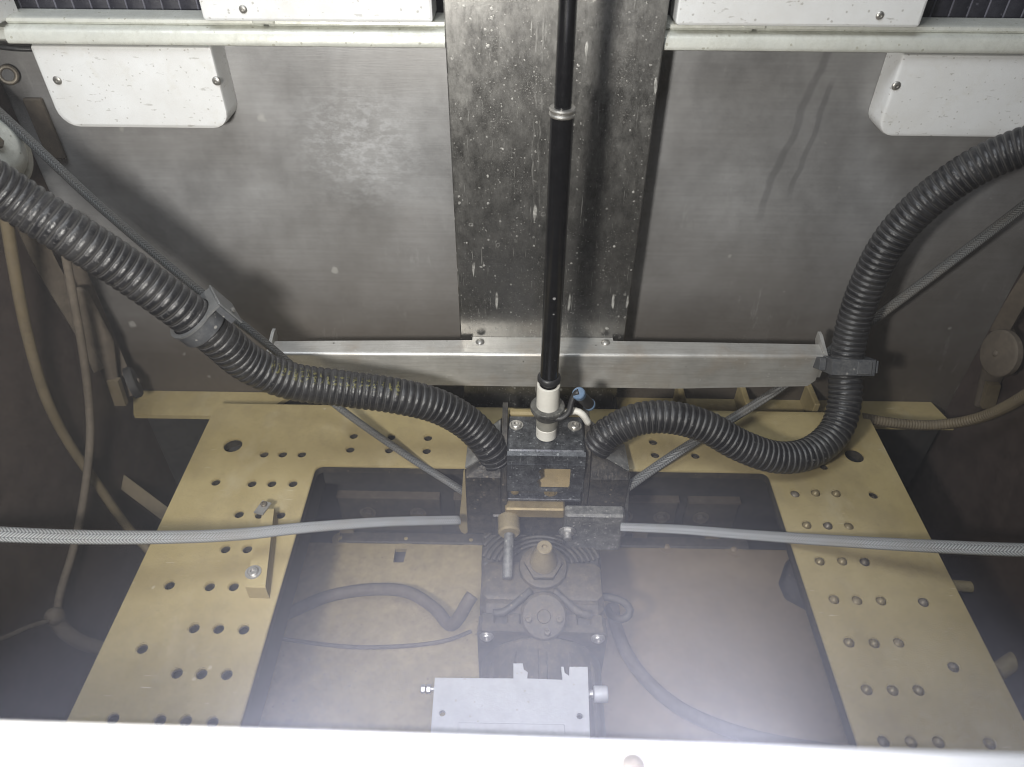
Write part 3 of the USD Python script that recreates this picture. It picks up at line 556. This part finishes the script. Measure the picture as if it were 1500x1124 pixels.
def wing(s, xi, xo):
    """One hose inlet: s is +1 towards larger x."""
    body = [(xi, 0.875, 0.016), (xo, 0.875, 0.016), (xi, 0.875, -0.142), (xo, 0.875, -0.142), (xi, 0.985, -0.142), (xo, 0.98, -0.142), (xo, 0.962, 0.014), (xo, 0.888, 0.024), (xi, 0.905, 0.060), (xi, 0.965, 0.072), (xi, 0.985, 0.06), (xo, 0.985, -0.02)]
    t.part('inlet', hull(body), 'block')
    a, b, c, d = [np.array(q, float) for q in ((xi, 0.905, 0.060), (xo, 0.888, 0.024), (xo, 0.962, 0.014), (xi, 0.965, 0.072))]
    n = unit(np.cross(b - a, d - a)); n = n if n[2] > 0 else -n
    m = (a + b + c + d) / 4
    q = [m + (k - m) * 0.99 for k in (a, b, c, d)]
    t.part('inlet_plate', hull([k + n * e for k in q for e in (0.0005, 0.004)]), 'facet')
    k = 1.0 if s < 0 else 0.6
    fl = profile_y([(xo + s * (0.0015 + a * k), z) for a, z in ((0.0, 0.026), (0.003, 0.022), (0.008, -0.040), (0.0155, -0.105), (0.0165, -0.124), (0.013, -0.138), (0.006, -0.143), (0.0, -0.135))], 0.870, 0.8735)
    fl.vertices[:, 1] += 0.25 * np.abs(fl.vertices[:, 0] - xo) + 0.10 * np.maximum(fl.vertices[:, 2] + 0.10, 0)
    t.part('flap', fl, 'knob' if s < 0 else 'block_worn')
wing(-1, CX0 - 0.012, -0.092); wing(1, CX1 + 0.012, 0.1985)
t.part('guard_plate', cbox((0.088, 0.845, -0.152), (0.1965, 0.8715, -0.048), 0.004), 'block_worn')
p = V(0.0939, 0.8450, -0.0933); q = t.bolt('bolt', place(hexnut(0.0125, 0.008), p, (0, -1, -0.15)), place(lathe([(0, 0), (0.016, 0), (0.016, 0.002), (0, 0.002)], 20), p, (0, -1, -0.15)), 'screw', 30); t.part('stud', place(lathe([(0, 0), (0.0075, 0), (0.0075, 0.017), (0.006, 0.018), (0, 0.018)], 16), p, (0, -1, -0.15)), 'screw', 30, parent=q)
a0, a1, a2 = V(-0.0152, 0.8720, -0.0880), V(-0.0132, 0.8350, -0.0911), V(-0.0153, 0.7550, -0.1157)
t.part('pin_boss', cyl(a0, a1, 0.0205, 32, ch=0.003), 'knob', 40)
t.part('pin', cyl(a1, a2, 0.0092, 24), 'block_worn', 40)
t.part('lower_body', cbox((-0.05, 0.880, -0.215), (0.15, 0.97, -0.1655), 0.008), 'motor')

# cable, connector and white elbow beside the socket
t = Thing('sensor_cable', 'thin black cable looping beside the white socket', 'cable', (0.09, 0.96, 0.09))
m, uv = tube([(0.0548, 0.9064, 0.1366), (0.0732, 0.9023, 0.1392), (0.0854, 0.9057, 0.1506), (0.0895, 0.9127, 0.1662), (0.0946, 0.9181, 0.1800), (0.1010, 0.9175, 0.1868)], 0.0052, 12); t.part('sheath', m, 'rubber', True)
c0, c1 = V(0.1013, 0.9175, 0.1822), V(0.1284, 0.9492, 0.1238)
t.part('plug', cyl(c0, c0 + (c1 - c0) * 0.78, 0.0100, 24), 'rubber', 40); t.part('plug_ring', cyl(c0 - (c1 - c0) * 0.06, c0 + (c1 - c0) * 0.10, 0.0112, 24), 'bluegrey', 40); t.part('plug_ring', cyl(c0 + (c1 - c0) * 0.785, c0 + (c1 - c0) * 0.88, 0.0112, 24), 'bluegrey', 40)
t = Thing('white_tube', 'short whitish bent tube between the cable plug and the hose inlet', 'tube', (0.13, 0.96, 0.09))
m, uv = tube([(0.0811, 0.9202, 0.1337), (0.0970, 0.9184, 0.1421), (0.1099, 0.9148, 0.1378), (0.1221, 0.9158, 0.1159)], 0.0062, 14); t.part('body', m, 'ivory', True)

# ================================================================== hoses
def corrugated(name, label, path, R, pitch, group=None, prints=(), mat_='hose', amp=0.0030, n=32):
    t = Thing(name, label, 'hose', path[len(path) // 2], group)
    raw = spline(path, step=pitch / 10); u = raw[1]
    prof = lambda s: np.sin(np.pi * ((s / pitch) % 1.0))
    rr = R if callable(R) else (lambda s: R)
    wob = lambda s: 1 + 0.035 * math.sin(s * 23) * math.sin(s * 61 + 1)
    m, uv = tube(None, lambda s: rr(s) - amp * wob(s) + amp * wob(s) * max(0.0, prof(s)) ** 0.5, n, raw=raw)
    ph = (uv[:, 1] / pitch) % 1.0
    crest = ((np.abs(ph - 0.86) < 0.10) | (np.abs(ph - 0.14) < 0.05)).astype(float)
    pr = np.zeros(len(uv)); k = np.clip(np.searchsorted(u, uv[:, 1]), 0, len(u) - 1); nrm = m.vertices - raw[0][k]; nrm = nrm / np.maximum(np.linalg.norm(nrm, axis=1, keepdims=True), 1e-6)
    for s0, s1, dr, c0 in prints: pr[(uv[:, 1] > s0) & (uv[:, 1] < s1) & (nrm @ unit(dr) > c0) & (ph > 0.2) & (ph < 0.8)] = 1
    t.part('corrugated_tube', m, mat_, True, uv=uv, prim=dict(crest=crest, print=pr))
    return t, raw
PL = [(-0.6821, 0.7749, 0.6814), (-0.6452, 0.7891, 0.6363), (-0.6167, 0.8100, 0.5837), (-0.5700, 0.8169, 0.5300), (-0.5270, 0.8314, 0.4699), (-0.4792, 0.8404, 0.4034), (-0.4455, 0.8531, 0.3412), (-0.4160, 0.8664, 0.2800), (-0.3649, 0.8803, 0.2342), (-0.2902, 0.8962, 0.2057), (-0.2040, 0.9044, 0.1835), (-0.1388, 0.9163, 0.1506), (-0.0881, 0.9196, 0.1079), (-0.0513, 0.9091, 0.0649), (-0.0370, 0.9072, 0.0320)]
PR = [(0.8153, 0.9987, 0.6135), (0.7706, 1.0278, 0.5866), (0.7300, 1.0543, 0.5567), (0.6845, 1.0703, 0.5147), (0.6417, 1.0811, 0.4515), (0.6132, 1.0847, 0.3798), (0.6004, 1.0788, 0.2970), (0.5959, 1.0644, 0.2194), (0.5936, 1.0357, 0.1560), (0.5943, 0.9947, 0.1011), (0.5743, 0.9549, 0.0632), (0.5250, 0.9228, 0.0422), (0.4637, 0.9101, 0.0436), (0.3957, 0.9156, 0.0662), (0.3321, 0.9289, 0.0976), (0.2707, 0.9353, 0.1134), (0.2117, 0.9364, 0.1079), (0.1628, 0.9269, 0.0824), (0.1393, 0.9203, 0.0523)]
hl, rawl = corrugated('corrugated_hose', 'thick black corrugated hose crossing the open grey clamp, faint yellow print', PL, 0.0305, 0.0112, prints=((0.36, 0.74, (0.45, -0.35, 0.8), 0.93),))
hr, rawr = corrugated('corrugated_hose', 'black corrugated hose bending in an S past the end of the bracket', PR, 0.0295, 0.0106)
def near(raw, p):
    i = int(np.argmin(np.linalg.norm(raw[0] - p, axis=1))); tt = unit(raw[0][min(i + 4, len(raw[0]) - 1)] - raw[0][max(i - 4, 0)]); return raw[0][i], tt
c, ax = near(rawl, V(-0.4630, 0.8471, 0.3727))
t = Thing('hose_clamp', 'grey clamp with an alloy bracket round the straight hose', 'clamp', c)
t.part('collar', place(lathe([(0.0318, -0.011), (0.0352, -0.011), (0.0365, -0.009), (0.0365, 0.011), (0.0352, 0.013), (0.0318, 0.013), (0.0318, -0.011)], 40), c, ax), 'clamp', 40)
F = frame(ax); upv = unit(V(0.55, 0.42, 0.75) - ax * (V(0.55, 0.42, 0.75) @ ax)); sd = np.cross(ax, upv)
ring = unary_union([Point(0, 0).buffer(0.0385, quad_segs=12), Polygon([(-0.034, 0.0), (0.034, 0.0), (0.030, 0.043), (-0.030, 0.043)])]).difference(Point(0, 0).buffer(0.0320, quad_segs=12))
def oriented(mesh, x, y, z, o):
    T = np.eye(4); T[:3, 0], T[:3, 1], T[:3, 2], T[:3, 3] = x, y, z, o; m = mesh.copy(); m.apply_transform(T); return m
t.part('flange', oriented(prism(ring, -0.0145, -0.0112), sd, upv, ax, c), 'clamp_light')
t.part('strap', oriented(prism(Polygon([(-0.030, 0.034), (0.030, 0.034), (0.030, 0.043), (-0.030, 0.043)]), -0.011, 0.020), sd, upv, ax, c), 'clamp')
t.part('bracket', oriented(cbox((-0.034, 0.0435, -0.016), (0.031, 0.0465, 0.030), 0.001), sd, upv, ax, c), 'clamp_light')
t.part('screw', oriented(place(screw(0.005, 0.004), (0.018, 0.0466, 0.01)), sd, np.cross(ax, sd) * 0 + upv, ax, c), 'screw', 35)
t.part('screw', oriented(place(hexnut(0.006, 0.005), (-0.022, 0.039, 0.0202)), sd, upv, ax, c), 'dark_screw', 35)
c, ax = near(rawr, V(0.5948, 1.0365, 0.1569))
t = Thing('hose_clamp', 'dark plastic clamp holding the S-shaped hose at the bracket end', 'clamp', c)
ring = Polygon([(-0.040, -0.036), (0.036, -0.036), (0.040, -0.030), (0.040, 0.032), (-0.040, 0.036)]).difference(Point(0, 0).buffer(0.0300, quad_segs=10))
sd = unit(V(1, 0, 0) - ax * ax[0]); bk = np.cross(ax, sd); bk = bk if bk[1] > 0 else -bk
fr = np.cross(sd, bk)
t.part('body', oriented(prism(ring, -0.014, 0.014), sd, bk, fr, c), 'clamp')
t.part('latch', oriented(cbox((0.0405, -0.030, -0.011), (0.045, 0.010, 0.012), 0.0015), sd, bk, fr, c), 'clamp')
t.part('latch', oriented(cbox((0.004, -0.0385, -0.012), (0.030, -0.0362, 0.012), 0.001), sd, bk, fr, c), 'clamp')
t.part('foot', oriented(cbox((-0.052, -0.012, -0.010), (-0.0405, 0.020, 0.012), 0.001), sd, bk, fr, c), 'clamp')

def braided(label, path, r, material='braid', flat=0.6, name='braided_hose', step=0.01):
    t = Thing(name, label, 'braided hose', path[len(path) // 2])
    m, uv = tube(path, r, 24, step=step, flat=flat)
    t.part('sleeve', m, material, True, uv=uv); return t
braided('grey braided hose slanting down behind the clamp to the coupling block', [(-0.7698, 1.0188, 0.6585), (-0.7417, 1.0250, 0.6041), (-0.7025, 1.0189, 0.5508), (-0.6344, 1.0015, 0.4689), (-0.5473, 0.9904, 0.3634), (-0.4862, 0.9841, 0.2944), (-0.4178, 0.9925, 0.1964), (-0.3425, 1.0000, 0.0744), (-0.2172, 0.9314, 0.0242), (-0.1172, 0.8911, -0.0236), (-0.0911, 0.8964, -0.0560)], 0.0098, 'braid_dark')
braided('grey braided hose slanting down behind the S-shaped hose', [(0.8678, 1.1170, 0.4897), (0.8237, 1.1101, 0.4366), (0.7547, 1.1139, 0.3353), (0.6577, 1.1156, 0.2013), (0.5779, 1.1049, 0.1139), (0.4903, 1.0670, 0.0562), (0.3873, 0.9984, 0.0396), (0.2822, 0.9260, 0.0263), (0.1962, 0.8912, -0.0278), (0.1777, 0.9006, -0.0624)], 0.0102, 'braid_dark')
braided('light braided hose running level over the holed plate with the stop bar', [(-0.8005, 0.5987, 0.2059), (-0.7049, 0.6085, 0.1853), (-0.6109, 0.6261, 0.1585), (-0.5050, 0.6525, 0.1264), (-0.4205, 0.6813, 0.0974), (-0.3315, 0.7208, 0.0655), (-0.2255, 0.7724, 0.0166), (-0.1043, 0.8335, -0.0519)], lambda s: 0.0125 - 0.0030 * min(1, s / 0.6))
braided('light braided hose running level over the bolted plate', [(0.1900, 0.8365, -0.0678), (0.2926, 0.8099, -0.0388), (0.3969, 0.7743, -0.0049), (0.4919, 0.7398, 0.0303), (0.5776, 0.7063, 0.0667), (0.6599, 0.6798, 0.0961), (0.7347, 0.6541, 0.1265), (0.8099, 0.6371, 0.1517)], lambda s: 0.0092 + 0.0024 * min(1, s / 0.5))

# ================================================================== motor below the block
t = Thing('drive_motor', 'dusty ribbed drive motor lying below the coupling block', 'motor', (0.05, 0.65, -0.30))
MX0, MX1 = -0.063, 0.157; MC = 0.047
t.part('housing', cbox((MX0, 0.705, -0.34), (MX1, 0.806, -0.135), 0.012), 'motor')
t.part('housing_cap', cbox((MX0 + 0.004, 0.722, -0.136), (MX1 - 0.004, 0.80, -0.124), 0.010), 'motor')
t.part('fin_base', cbox((MX0 - 0.002, 0.8065, -0.36), (MX1 + 0.002, 0.935, -0.150), 0.006), 'motor_dark')
for k in range(8):
    r = 0.060 + 0.0105 * k; h = 0.108; amax = math.pi if r <= h else 2 * math.asin(h / r)
    a = np.linspace(math.pi / 2 - amax / 2, math.pi / 2 + amax / 2, 26)
    pts = [(MC + r * math.cos(q), 0.795 + r * math.sin(q) * 0.92, -0.142 - 0.0010 * k) for q in a if 0.795 + r * math.sin(q) * 0.92 > 0.807]
    m, uv = tube(pts, 0.0036, 8, step=0.008); t.part('fin', m, 'motor_dark', True)
up = unit((0, -0.12, 1)); cb = V(MC + 0.002, 0.782, -0.124)
nut = t.part('collar', place(lathe([(0, 0), (0.042, 0), (0.044, 0.004), (0.042, 0.012), (0.036, 0.015), (0, 0.015)], 40), cb, up), 'motor', 40)
t.part('nut', place(hexnut(0.034, 0.012), cb + up * 0.0152, up), 'motor', 30, parent=nut)
t.part('stud', place(lathe([(0, 0), (0.024, 0), (0.0235, 0.010), (0.0135, 0.045), (0.0135, 0.052), (0.012, 0.0535), (0.005, 0.0535), (0.004, 0.049), (0, 0.049)], 32), cb + up * 0.0273, up), 'knob', 40, parent=nut)
t.part('band', cbox((MX0 - 0.001, 0.683, -0.34), (MX1 + 0.001, 0.7045, -0.150), 0.003), 'motor_dark')
for x in (MX0 + 0.016, MX0 + 0.060, MX1 - 0.06, MX1 - 0.016): t.part('lug', cbox((x - 0.012, 0.680, -0.30), (x + 0.012, 0.7048, -0.143), 0.003), 'motor')
bn = unit((0, -0.62, 0.78)); bc = V(MC + 0.002, 0.695, -0.134)
boss = t.part('boss', place(lathe([(0, 0), (0.038, 0), (0.040, 0.003), (0.040, 0.016), (0.036, 0.020), (0.012, 0.020), (0.011, 0.016), (0, 0.016)], 40), bc, bn), 'motor', 40)
for a in (-0.2, -1.35, math.pi + 0.2): t.part('screw', place(screw(0.0062, 0.005, 0.45), bc + bn * 0.020 + frame(bn, (1, 0, 0)) @ V(0.028 * math.sin(a) * -1, 0.028 * math.cos(a), 0) * 0 + V(0.027 * math.cos(a), 0.027 * math.sin(a) * 0.78, 0.027 * math.sin(a) * 0.62) + bn * 0.0003), 'dark_screw', 35, parent=boss)
for s in (-1, 1):
    m, uv = tube([(MC + s * 0.02, 0.735, -0.121), (MC + s * 0.042, 0.715, -0.124), (MC + s * 0.066, 0.698, -0.130), (MC + s * 0.085, 0.697, -0.133)], 0.007, 10); t.part('yoke', m, 'motor_dark', True)
t.part('flange_plate', profile_y(Polygon([(MX0 - 0.002, -0.34), (MX1 + 0.002, -0.34), (MX1 + 0.002, -0.150), (MX1 - 0.006, -0.142), (MX0 + 0.006, -0.142), (MX0 - 0.002, -0.150)]), 0.668, 0.6825), 'motor')
for x in (MX0 + 0.014, MX1 - 0.014): t.bolt('bolt', place(screw(0.0085, 0.007, 0.5), (x, 0.6678, -0.158), (0, -1, 0.2)), place(lathe([(0, 0), (0.012, 0), (0.012, 0.002), (0, 0.002)], 18), (x, 0.6680, -0.158), (0, -1, 0.2)), 'screw')
AZ = -0.258
t.part('barrel', cyl((MC, 0.330, AZ), (MC, 0.6675, AZ), 0.108, 64, ch=0.006), 'motor', 40)
for a in (52, 76, 90, 104, 128) if False else (35, 62, 90, 118, 145):
    q = math.radians(a); o = V(MC + 0.107 * math.cos(q), 0, AZ + 0.107 * math.sin(q))
    t.part('rib', hull([V(o[0] + e * math.sin(q) + g * math.cos(q), y, o[2] - e * math.cos(q) + g * math.sin(q)) for e, g in ((0.008, 0), (-0.008, 0), (0.006, 0.006), (-0.006, 0.006)) for y in ((0.36, 0.625) if g else (0.355, 0.645))]), 'motor')

t = Thing('grey_bracket_plate', 'plain light grey plate with two notched tabs over the motor', 'plate', (0.04, 0.5, -0.12))
Q = [(-0.1250, 0.5640, -0.1050), (-0.0016, 0.5652, -0.1050), (-0.0020, 0.5902, -0.1050), (0.0231, 0.5907, -0.1050), (0.0199, 0.5656, -0.1050), (0.0756, 0.5644, -0.1050), (0.0742, 0.5859, -0.1050), (0.1166, 0.5867, -0.1050), (0.1111, 0.4197, -0.1050), (-0.1215, 0.4156, -0.1050)]
P = Polygon([(q[0], q[1]) for q in Q])
for h in [(-0.1083, 0.5082, -0.1050), (0.0994, 0.5079, -0.1050)]: P = P.difference(Point(h[0], h[1]).buffer(0.0048, quad_segs=5))
h = [(0.0166, 0.5825, -0.1050), (0.0815, 0.5780, -0.1050)]
for p in h: P = P.difference(Polygon([(p[0] - 0.004, p[1] + 0.012), (p[0] + 0.006, p[1] + 0.009), (p[0] + 0.005, p[1] - 0.007), (p[0] - 0.002, p[1] - 0.002)]))
t.part('sheet', prism(P, -0.112, -0.105), 'grey_plate')
q = V(-0.0538, 0.4938, -0.1050)
t.part('raised_panel', cbox((q[0] - 0.03, 0.3, -0.1048), (q[0] + 0.13, q[1], -0.102), 0.001), 'grey_plate')
a = V(0.1201, 0.5488, -0.1120)
t.part('spindle', cyl((a[0] - 0.004, a[1], -0.118), (a[0] + 0.004, a[1], -0.118), 0.006, 16), 'screw', 40)
t.part('thumb_screw', cyl((a[0] + 0.0042, a[1], -0.118), (a[0] + 0.026, a[1], -0.118), 0.0125, 28), 'grey_plate', 40)
a = V(-0.1275, 0.5519, -0.1120)
q = t.part('bolt', cyl((a[0] - 0.010, a[1], -0.118), (a[0] + 0.004, a[1], -0.118), 0.003, 12), 'screw', 30)
for e, r in ((-0.004, 0.0072), (-0.0125, 0.0065)): t.part('nut', place(hexnut(r, 0.0065), (a[0] + e, a[1], -0.118), (-1, 0, 0)), 'screw', 30, parent=q)

# pipes by the motor
def line(name, label, cat, path, r, material='cable', n=12, step=0.008):
    t = Thing(name, label, cat, path[len(path) // 2]); m, uv = tube(path, r, n, step=step); t.part('sheath', m, material, True); return t
line('conduit', 'dusty conduit arching across the stained panel to the motor', 'conduit', [(-0.4949, 0.7944, -0.3300), (-0.4516, 0.8153, -0.3300), (-0.3876, 0.8467, -0.3250), (-0.3047, 0.8612, -0.3200), (-0.2246, 0.8514, -0.3100), (-0.1638, 0.8099, -0.3000), (-0.1274, 0.7609, -0.2800), (-0.1074, 0.7578, -0.2500), (-0.0915, 0.7700, -0.2200), (-0.0816, 0.7814, -0.2100)], 0.0125, 'strap')
line('thin_cable', 'thin cable lying low along the stained panel', 'cable', [(-0.5120, 0.7696, -0.3450), (-0.4263, 0.7559, -0.3440), (-0.3158, 0.7462, -0.3440), (-0.2084, 0.7512, -0.3440), (-0.1350, 0.7643, -0.3440), (-0.0886, 0.7846, -0.3440)], 0.004, 'strap')
line('looped_cable', 'dark cable looped beside the motor and trailing over the brown panel', 'cable', [(0.1481, 0.7700, -0.1900), (0.1788, 0.7645, -0.1850), (0.2024, 0.7567, -0.1900), (0.2111, 0.7447, -0.2000), (0.1975, 0.7365, -0.2100), (0.1802, 0.7523, -0.2250), (0.1759, 0.7760, -0.2400)], 0.0072, 'motor_dark')
line('flat_cable', 'wide dusty cable sweeping from the loop towards the sill', 'cable', [(0.1877, 0.7915, -0.2550), (0.1983, 0.7717, -0.3000), (0.2192, 0.7286, -0.3250), (0.2539, 0.6795, -0.3350), (0.3103, 0.6285, -0.3350), (0.3905, 0.5928, -0.3350), (0.4827, 0.5705, -0.3350), (0.5984, 0.5551, -0.3350)], 0.0125, 'strap')

# ================================================================== left side
line('hanging_cable', 'light tan cable hanging down along the side wall', 'cable', [(-0.6987, 0.8947, 0.5299), (-0.7309, 0.8934, 0.4221), (-0.7589, 0.8906, 0.3125), (-0.7818, 0.8876, 0.1873), (-0.7915, 0.8933, 0.0721), (-0.7827, 0.8944, -0.0335), (-0.7565, 0.8793, -0.1427), (-0.6970, 0.8459, -0.2277)], 0.0082)
line('hanging_cable', 'thinner brown cable hanging beside the strap arm', 'cable', [(-0.7170, 1.0108, 0.4350), (-0.7246, 0.9755, 0.3182), (-0.7316, 0.9484, 0.2261), (-0.7433, 0.9173, 0.1296), (-0.7482, 0.8776, 0.0687), (-0.7647, 0.8212, -0.0113), (-0.7815, 0.7657, -0.0749), (-0.7936, 0.7188, -0.1135), (-0.7962, 0.6836, -0.1388)], 0.0068, 'strap')
t = Thing('forked_cable', 'dark forked cable joint low on the dusty floor', 'cable', (-0.8, 0.6, -0.3))
m, uv = tube([(-0.8141, 0.5598, -0.0218), (-0.8083, 0.5915, -0.0615), (-0.8057, 0.6357, -0.1022), (-0.7969, 0.6719, -0.1369)], 0.0045, 10); t.part('thin_branch', m, 'strap', True)
m, uv = tube([(-0.7978, 0.6808, -0.1343), (-0.7902, 0.6719, -0.1675), (-0.7708, 0.6686, -0.2020), (-0.7487, 0.6766, -0.2389), (-0.7275, 0.6891, -0.2705)], 0.0125, 14); t.part('thick_branch', m, 'strap', True)
p = V(-0.7954, 0.6785, -0.1370); t.part('joint', trimesh.creation.icosphere(2, 0.016).apply_translation(p), 'strap', 40)
t = Thing('slanting_strip', 'flat tan strip slanting under the frame edge', 'strip', V(-0.8469, 1.0320, -0.2000))
t.part('strip', ribbon([(-0.9090, 1.0473, -0.1200), (-0.8174, 1.0014, -0.1600), (-0.7189, 0.9494, -0.2000)], 0.026, 0.006, (0, -0.5, 1)), 'cable')
t.part('hook', tube([(-0.8938, 1.0205, -0.1200), (-0.9070, 1.0348, -0.1150), (-0.9044, 1.0457, -0.1100), (-0.8879, 1.0430, -0.1150)], 0.005, 10)[0], 'cable', True)
t = Thing('floor_strip', 'dark jointed strip lying on the floor beside the holed plate', 'strip', V(-0.9540, 1.2604, -0.3850))
t.part('strip', ribbon([(-1.0747, 1.4356, -0.3860), (-0.9788, 1.3040, -0.3860)], 0.030, 0.006, (0, 0, 1)), 'side'); t.part('strip', ribbon([(-0.9713, 1.2896, -0.3860), (-0.8688, 1.1547, -0.3860)], 0.030, 0.006, (0, 0, 1)), 'side')

def pulley(label, strap, sw, arm, disc, dr, foot, fr, dn, dd):
    t = Thing('strap_arm', label, 'strap arm', V(*arm[len(arm) // 2]))
    t.part('strap', ribbon(strap, sw, 0.004, dn), 'strap')
    a = [V(*q) for q in arm]
    t.part('arm', hull([p + o for p, r in zip(a, (0.014, 0.026, 0.014)) for o in trimesh.creation.icosphere(1, 1.0).vertices * r * V(1, 0.6, 1)]), 'strap', 40)
    t.part('disc', place(lathe([(0, 0), (dr, 0), (dr, 0.010), (dr * 0.9, 0.014), (dr * 0.3, 0.016), (0, 0.016)], 32), disc, dd), 'slot' if dd[0] > 0 else 'strap', 40)
    t.part('pivot', place(dome(0.006, 0.004), V(*disc) + unit(dd) * 0.016, dd), 'strap', 40)
    t.part('foot', hull([V(*q) + V(s * fr, e, 0) for q in foot for s in (-1, 1) for e in (-0.006, 0.006)]), 'cable')
pulley('dark strap arm in the corner beside the hanging cables', [(-0.7949, 1.0487, 0.4492), (-0.7997, 1.0521, 0.3312), (-0.7900, 1.0563, 0.1834), (-0.7844, 1.0478, 0.1125)], 0.034, [(-0.7796, 1.0738, 0.2644), (-0.7788, 1.0657, 0.1636), (-0.7841, 1.0570, 0.0775)], V(*V(-0.7644, 1.0748, 0.0519)), 0.032, [(-0.7746, 1.0496, 0.0840), (-0.7799, 1.0482, 0.0215)], 0.011, (0.75, -0.5, 0.35), (0.85, 0.45, 0.1))
t = Thing('leaning_strip', 'brown strip leaning in the corner behind the strap arm', 'strip', V(-0.7743, 1.0908, 0.1924))
t.part('strip', ribbon([(-0.8086, 1.1281, 0.3121), (-0.8029, 1.1219, 0.2286), (-0.7864, 1.0949, 0.0906), (-0.7800, 1.0810, 0.0136)], 0.030, 0.006, (0.5, -0.8, 0.4)), 'strap')
pulley('dim strap arm with an oval disc in the corner beyond the S-shaped hose', [(0.8585, 1.0534, 0.3709), (0.8622, 1.0675, 0.2804), (0.8757, 1.0848, 0.1934)], 0.030, [(0.8865, 1.0770, 0.1995), (0.8960, 1.0756, 0.1368), (0.9044, 1.0698, 0.0385)], V(*V(0.8729, 1.0462, 0.1795)), 0.043, [(0.8941, 1.0564, 0.0994), (0.9088, 1.0573, 0.0393)], 0.012, (-0.75, -0.5, 0.35), (-0.9, -0.1, 0.1))

t = Thing('metal_drum', 'pale metal drum cut off at the edge beside the hose', 'drum', V(-0.7106, 0.9556, 0.5849))
c = V(*V(-0.7492, 0.9840, 0.5723)); n = unit((0.80, -0.35, 0.45))
t.part('rim', place(lathe([(0, 0), (0.062, 0), (0.064, 0.004), (0.064, 0.010), (0.060, 0.012), (0.060, 0.016), (0, 0.016)], 48), c - n * 0.03, n), 'drum', 40)
t.part('hub', place(lathe([(0, 0), (0.052, 0), (0.052, 0.006), (0.044, 0.020), (0.030, 0.030), (0, 0.033)], 48), c - n * 0.0138, n), 'rail', 40)
t.part('bolt', place(hexnut(0.010, 0.008), c + n * 0.0193, n), 'dark_screw', 30)
t = Thing('eye_ring', 'small dark eye ring on the wall above the drum', 'ring', V(-0.7941, 1.1525, 0.6144))
c = V(*V(-0.7941, 1.1525, 0.6144)); m = trimesh.creation.torus(0.0115, 0.0035, 24, 10); t.part('ring', place(m, c, (0.3, -0.8, 0.3)), 'dark_screw', 40); t.part('washer', place(lathe([(0, 0), (0.0085, 0), (0.0085, 0.003), (0, 0.003)], 24), c - unit((0.3, -0.8, 0.3)) * 0.002, (0.3, -0.8, 0.3)), 'rubber', 40)
t = Thing('small_wall_plate', 'small brown plate on the wall below the cover box corner', 'plate', V(-0.8085, 1.1650, 0.5063))
q = V(-0.7840, 1.1600, 0.5678); t.part('sheet', cbox((-0.795, 1.160, 0.475), (-0.765, 1.1695, 0.575), 0.002), 'strap')
t = Thing('wall_cable', 'short grey cable under the end of the rail', 'cable', V(-0.7419, 1.1200, 0.6625))
t.part('sheath', tube([(-0.7917, 1.1300, 0.6648), (-0.7532, 1.1300, 0.6604), (-0.7294, 1.1400, 0.6567)], 0.004, 10)[0], 'rubber', True)

# ================================================================== right side
corrugated('small_corrugated_tube', 'small brown corrugated tube sagging near the wall corner', [(0.6844, 1.0687, -0.0055), (0.7447, 1.0554, -0.0064), (0.8134, 1.0467, -0.0022), (0.8563, 1.0174, 0.0398), (0.8744, 0.9817, 0.1052), (0.8725, 0.9245, 0.2224)], 0.0105, 0.0055, mat_='cable', amp=0.0014, n=18)
t = Thing('mesh_duct', 'dark perforated duct beyond the bolted plate', 'duct', V(0.9605, 0.8471, -0.3000))
q0, q1 = V(0.9335, 0.8786, -0.3000), V(0.8389, 0.7267, -0.3000)
t.part('mesh', cbox((0.76, 0.36, -0.39), (0.90, 0.80, -0.30), 0.01), 'mesh')
t.part('band', tube([(0.8893, 0.8710, -0.2850), (0.9425, 0.8606, -0.2750), (0.9962, 0.8631, -0.2700), (1.0679, 0.8740, -0.2650)], 0.012, 14)[0], 'panel_tan', True)
t.part('band', tube([(0.8902, 0.6857, -0.2850), (0.9307, 0.7052, -0.2700), (0.9919, 0.7350, -0.2600)], 0.016, 14)[0], 'panel_tan', True)
t = Thing('floor_bracket', 'dim brown bracket beside the bolted plate edge', 'bracket', V(0.9605, 1.0558, -0.3000))
p = V(*V(0.9605, 1.0558, -0.3000)); t.part('foot', cbox(p - V(0.028, 0.02, 0.006), p + V(0.028, 0.02, 0), 0.002), 'strap'); t.part('upright', cbox(p + V(0.022, -0.02, 0.0005), p + V(0.03, 0.02, 0.04), 0.002), 'strap')

# ================================================================== dusty air
g = G(); vol = g('principled_volume', color=(0.90, 0.92, 1.0), density=0.0056, anisotropy=-0.82)
usdkit.material(stage, '/World/Looks/air', g.nodes, g.links, volume=vol.volume[1]); M['air'] = UsdShade.Material.Get(stage, '/World/Looks/air')
hz = trimesh.creation.box(bounds=[(-1.6, -1.2, -1.42), (1.7, 2.0, 1.25)])
hm = usdkit.mesh(stage, '/World/haze', hz, M['air']); keys(hm.GetPrim(), kind='stuff')
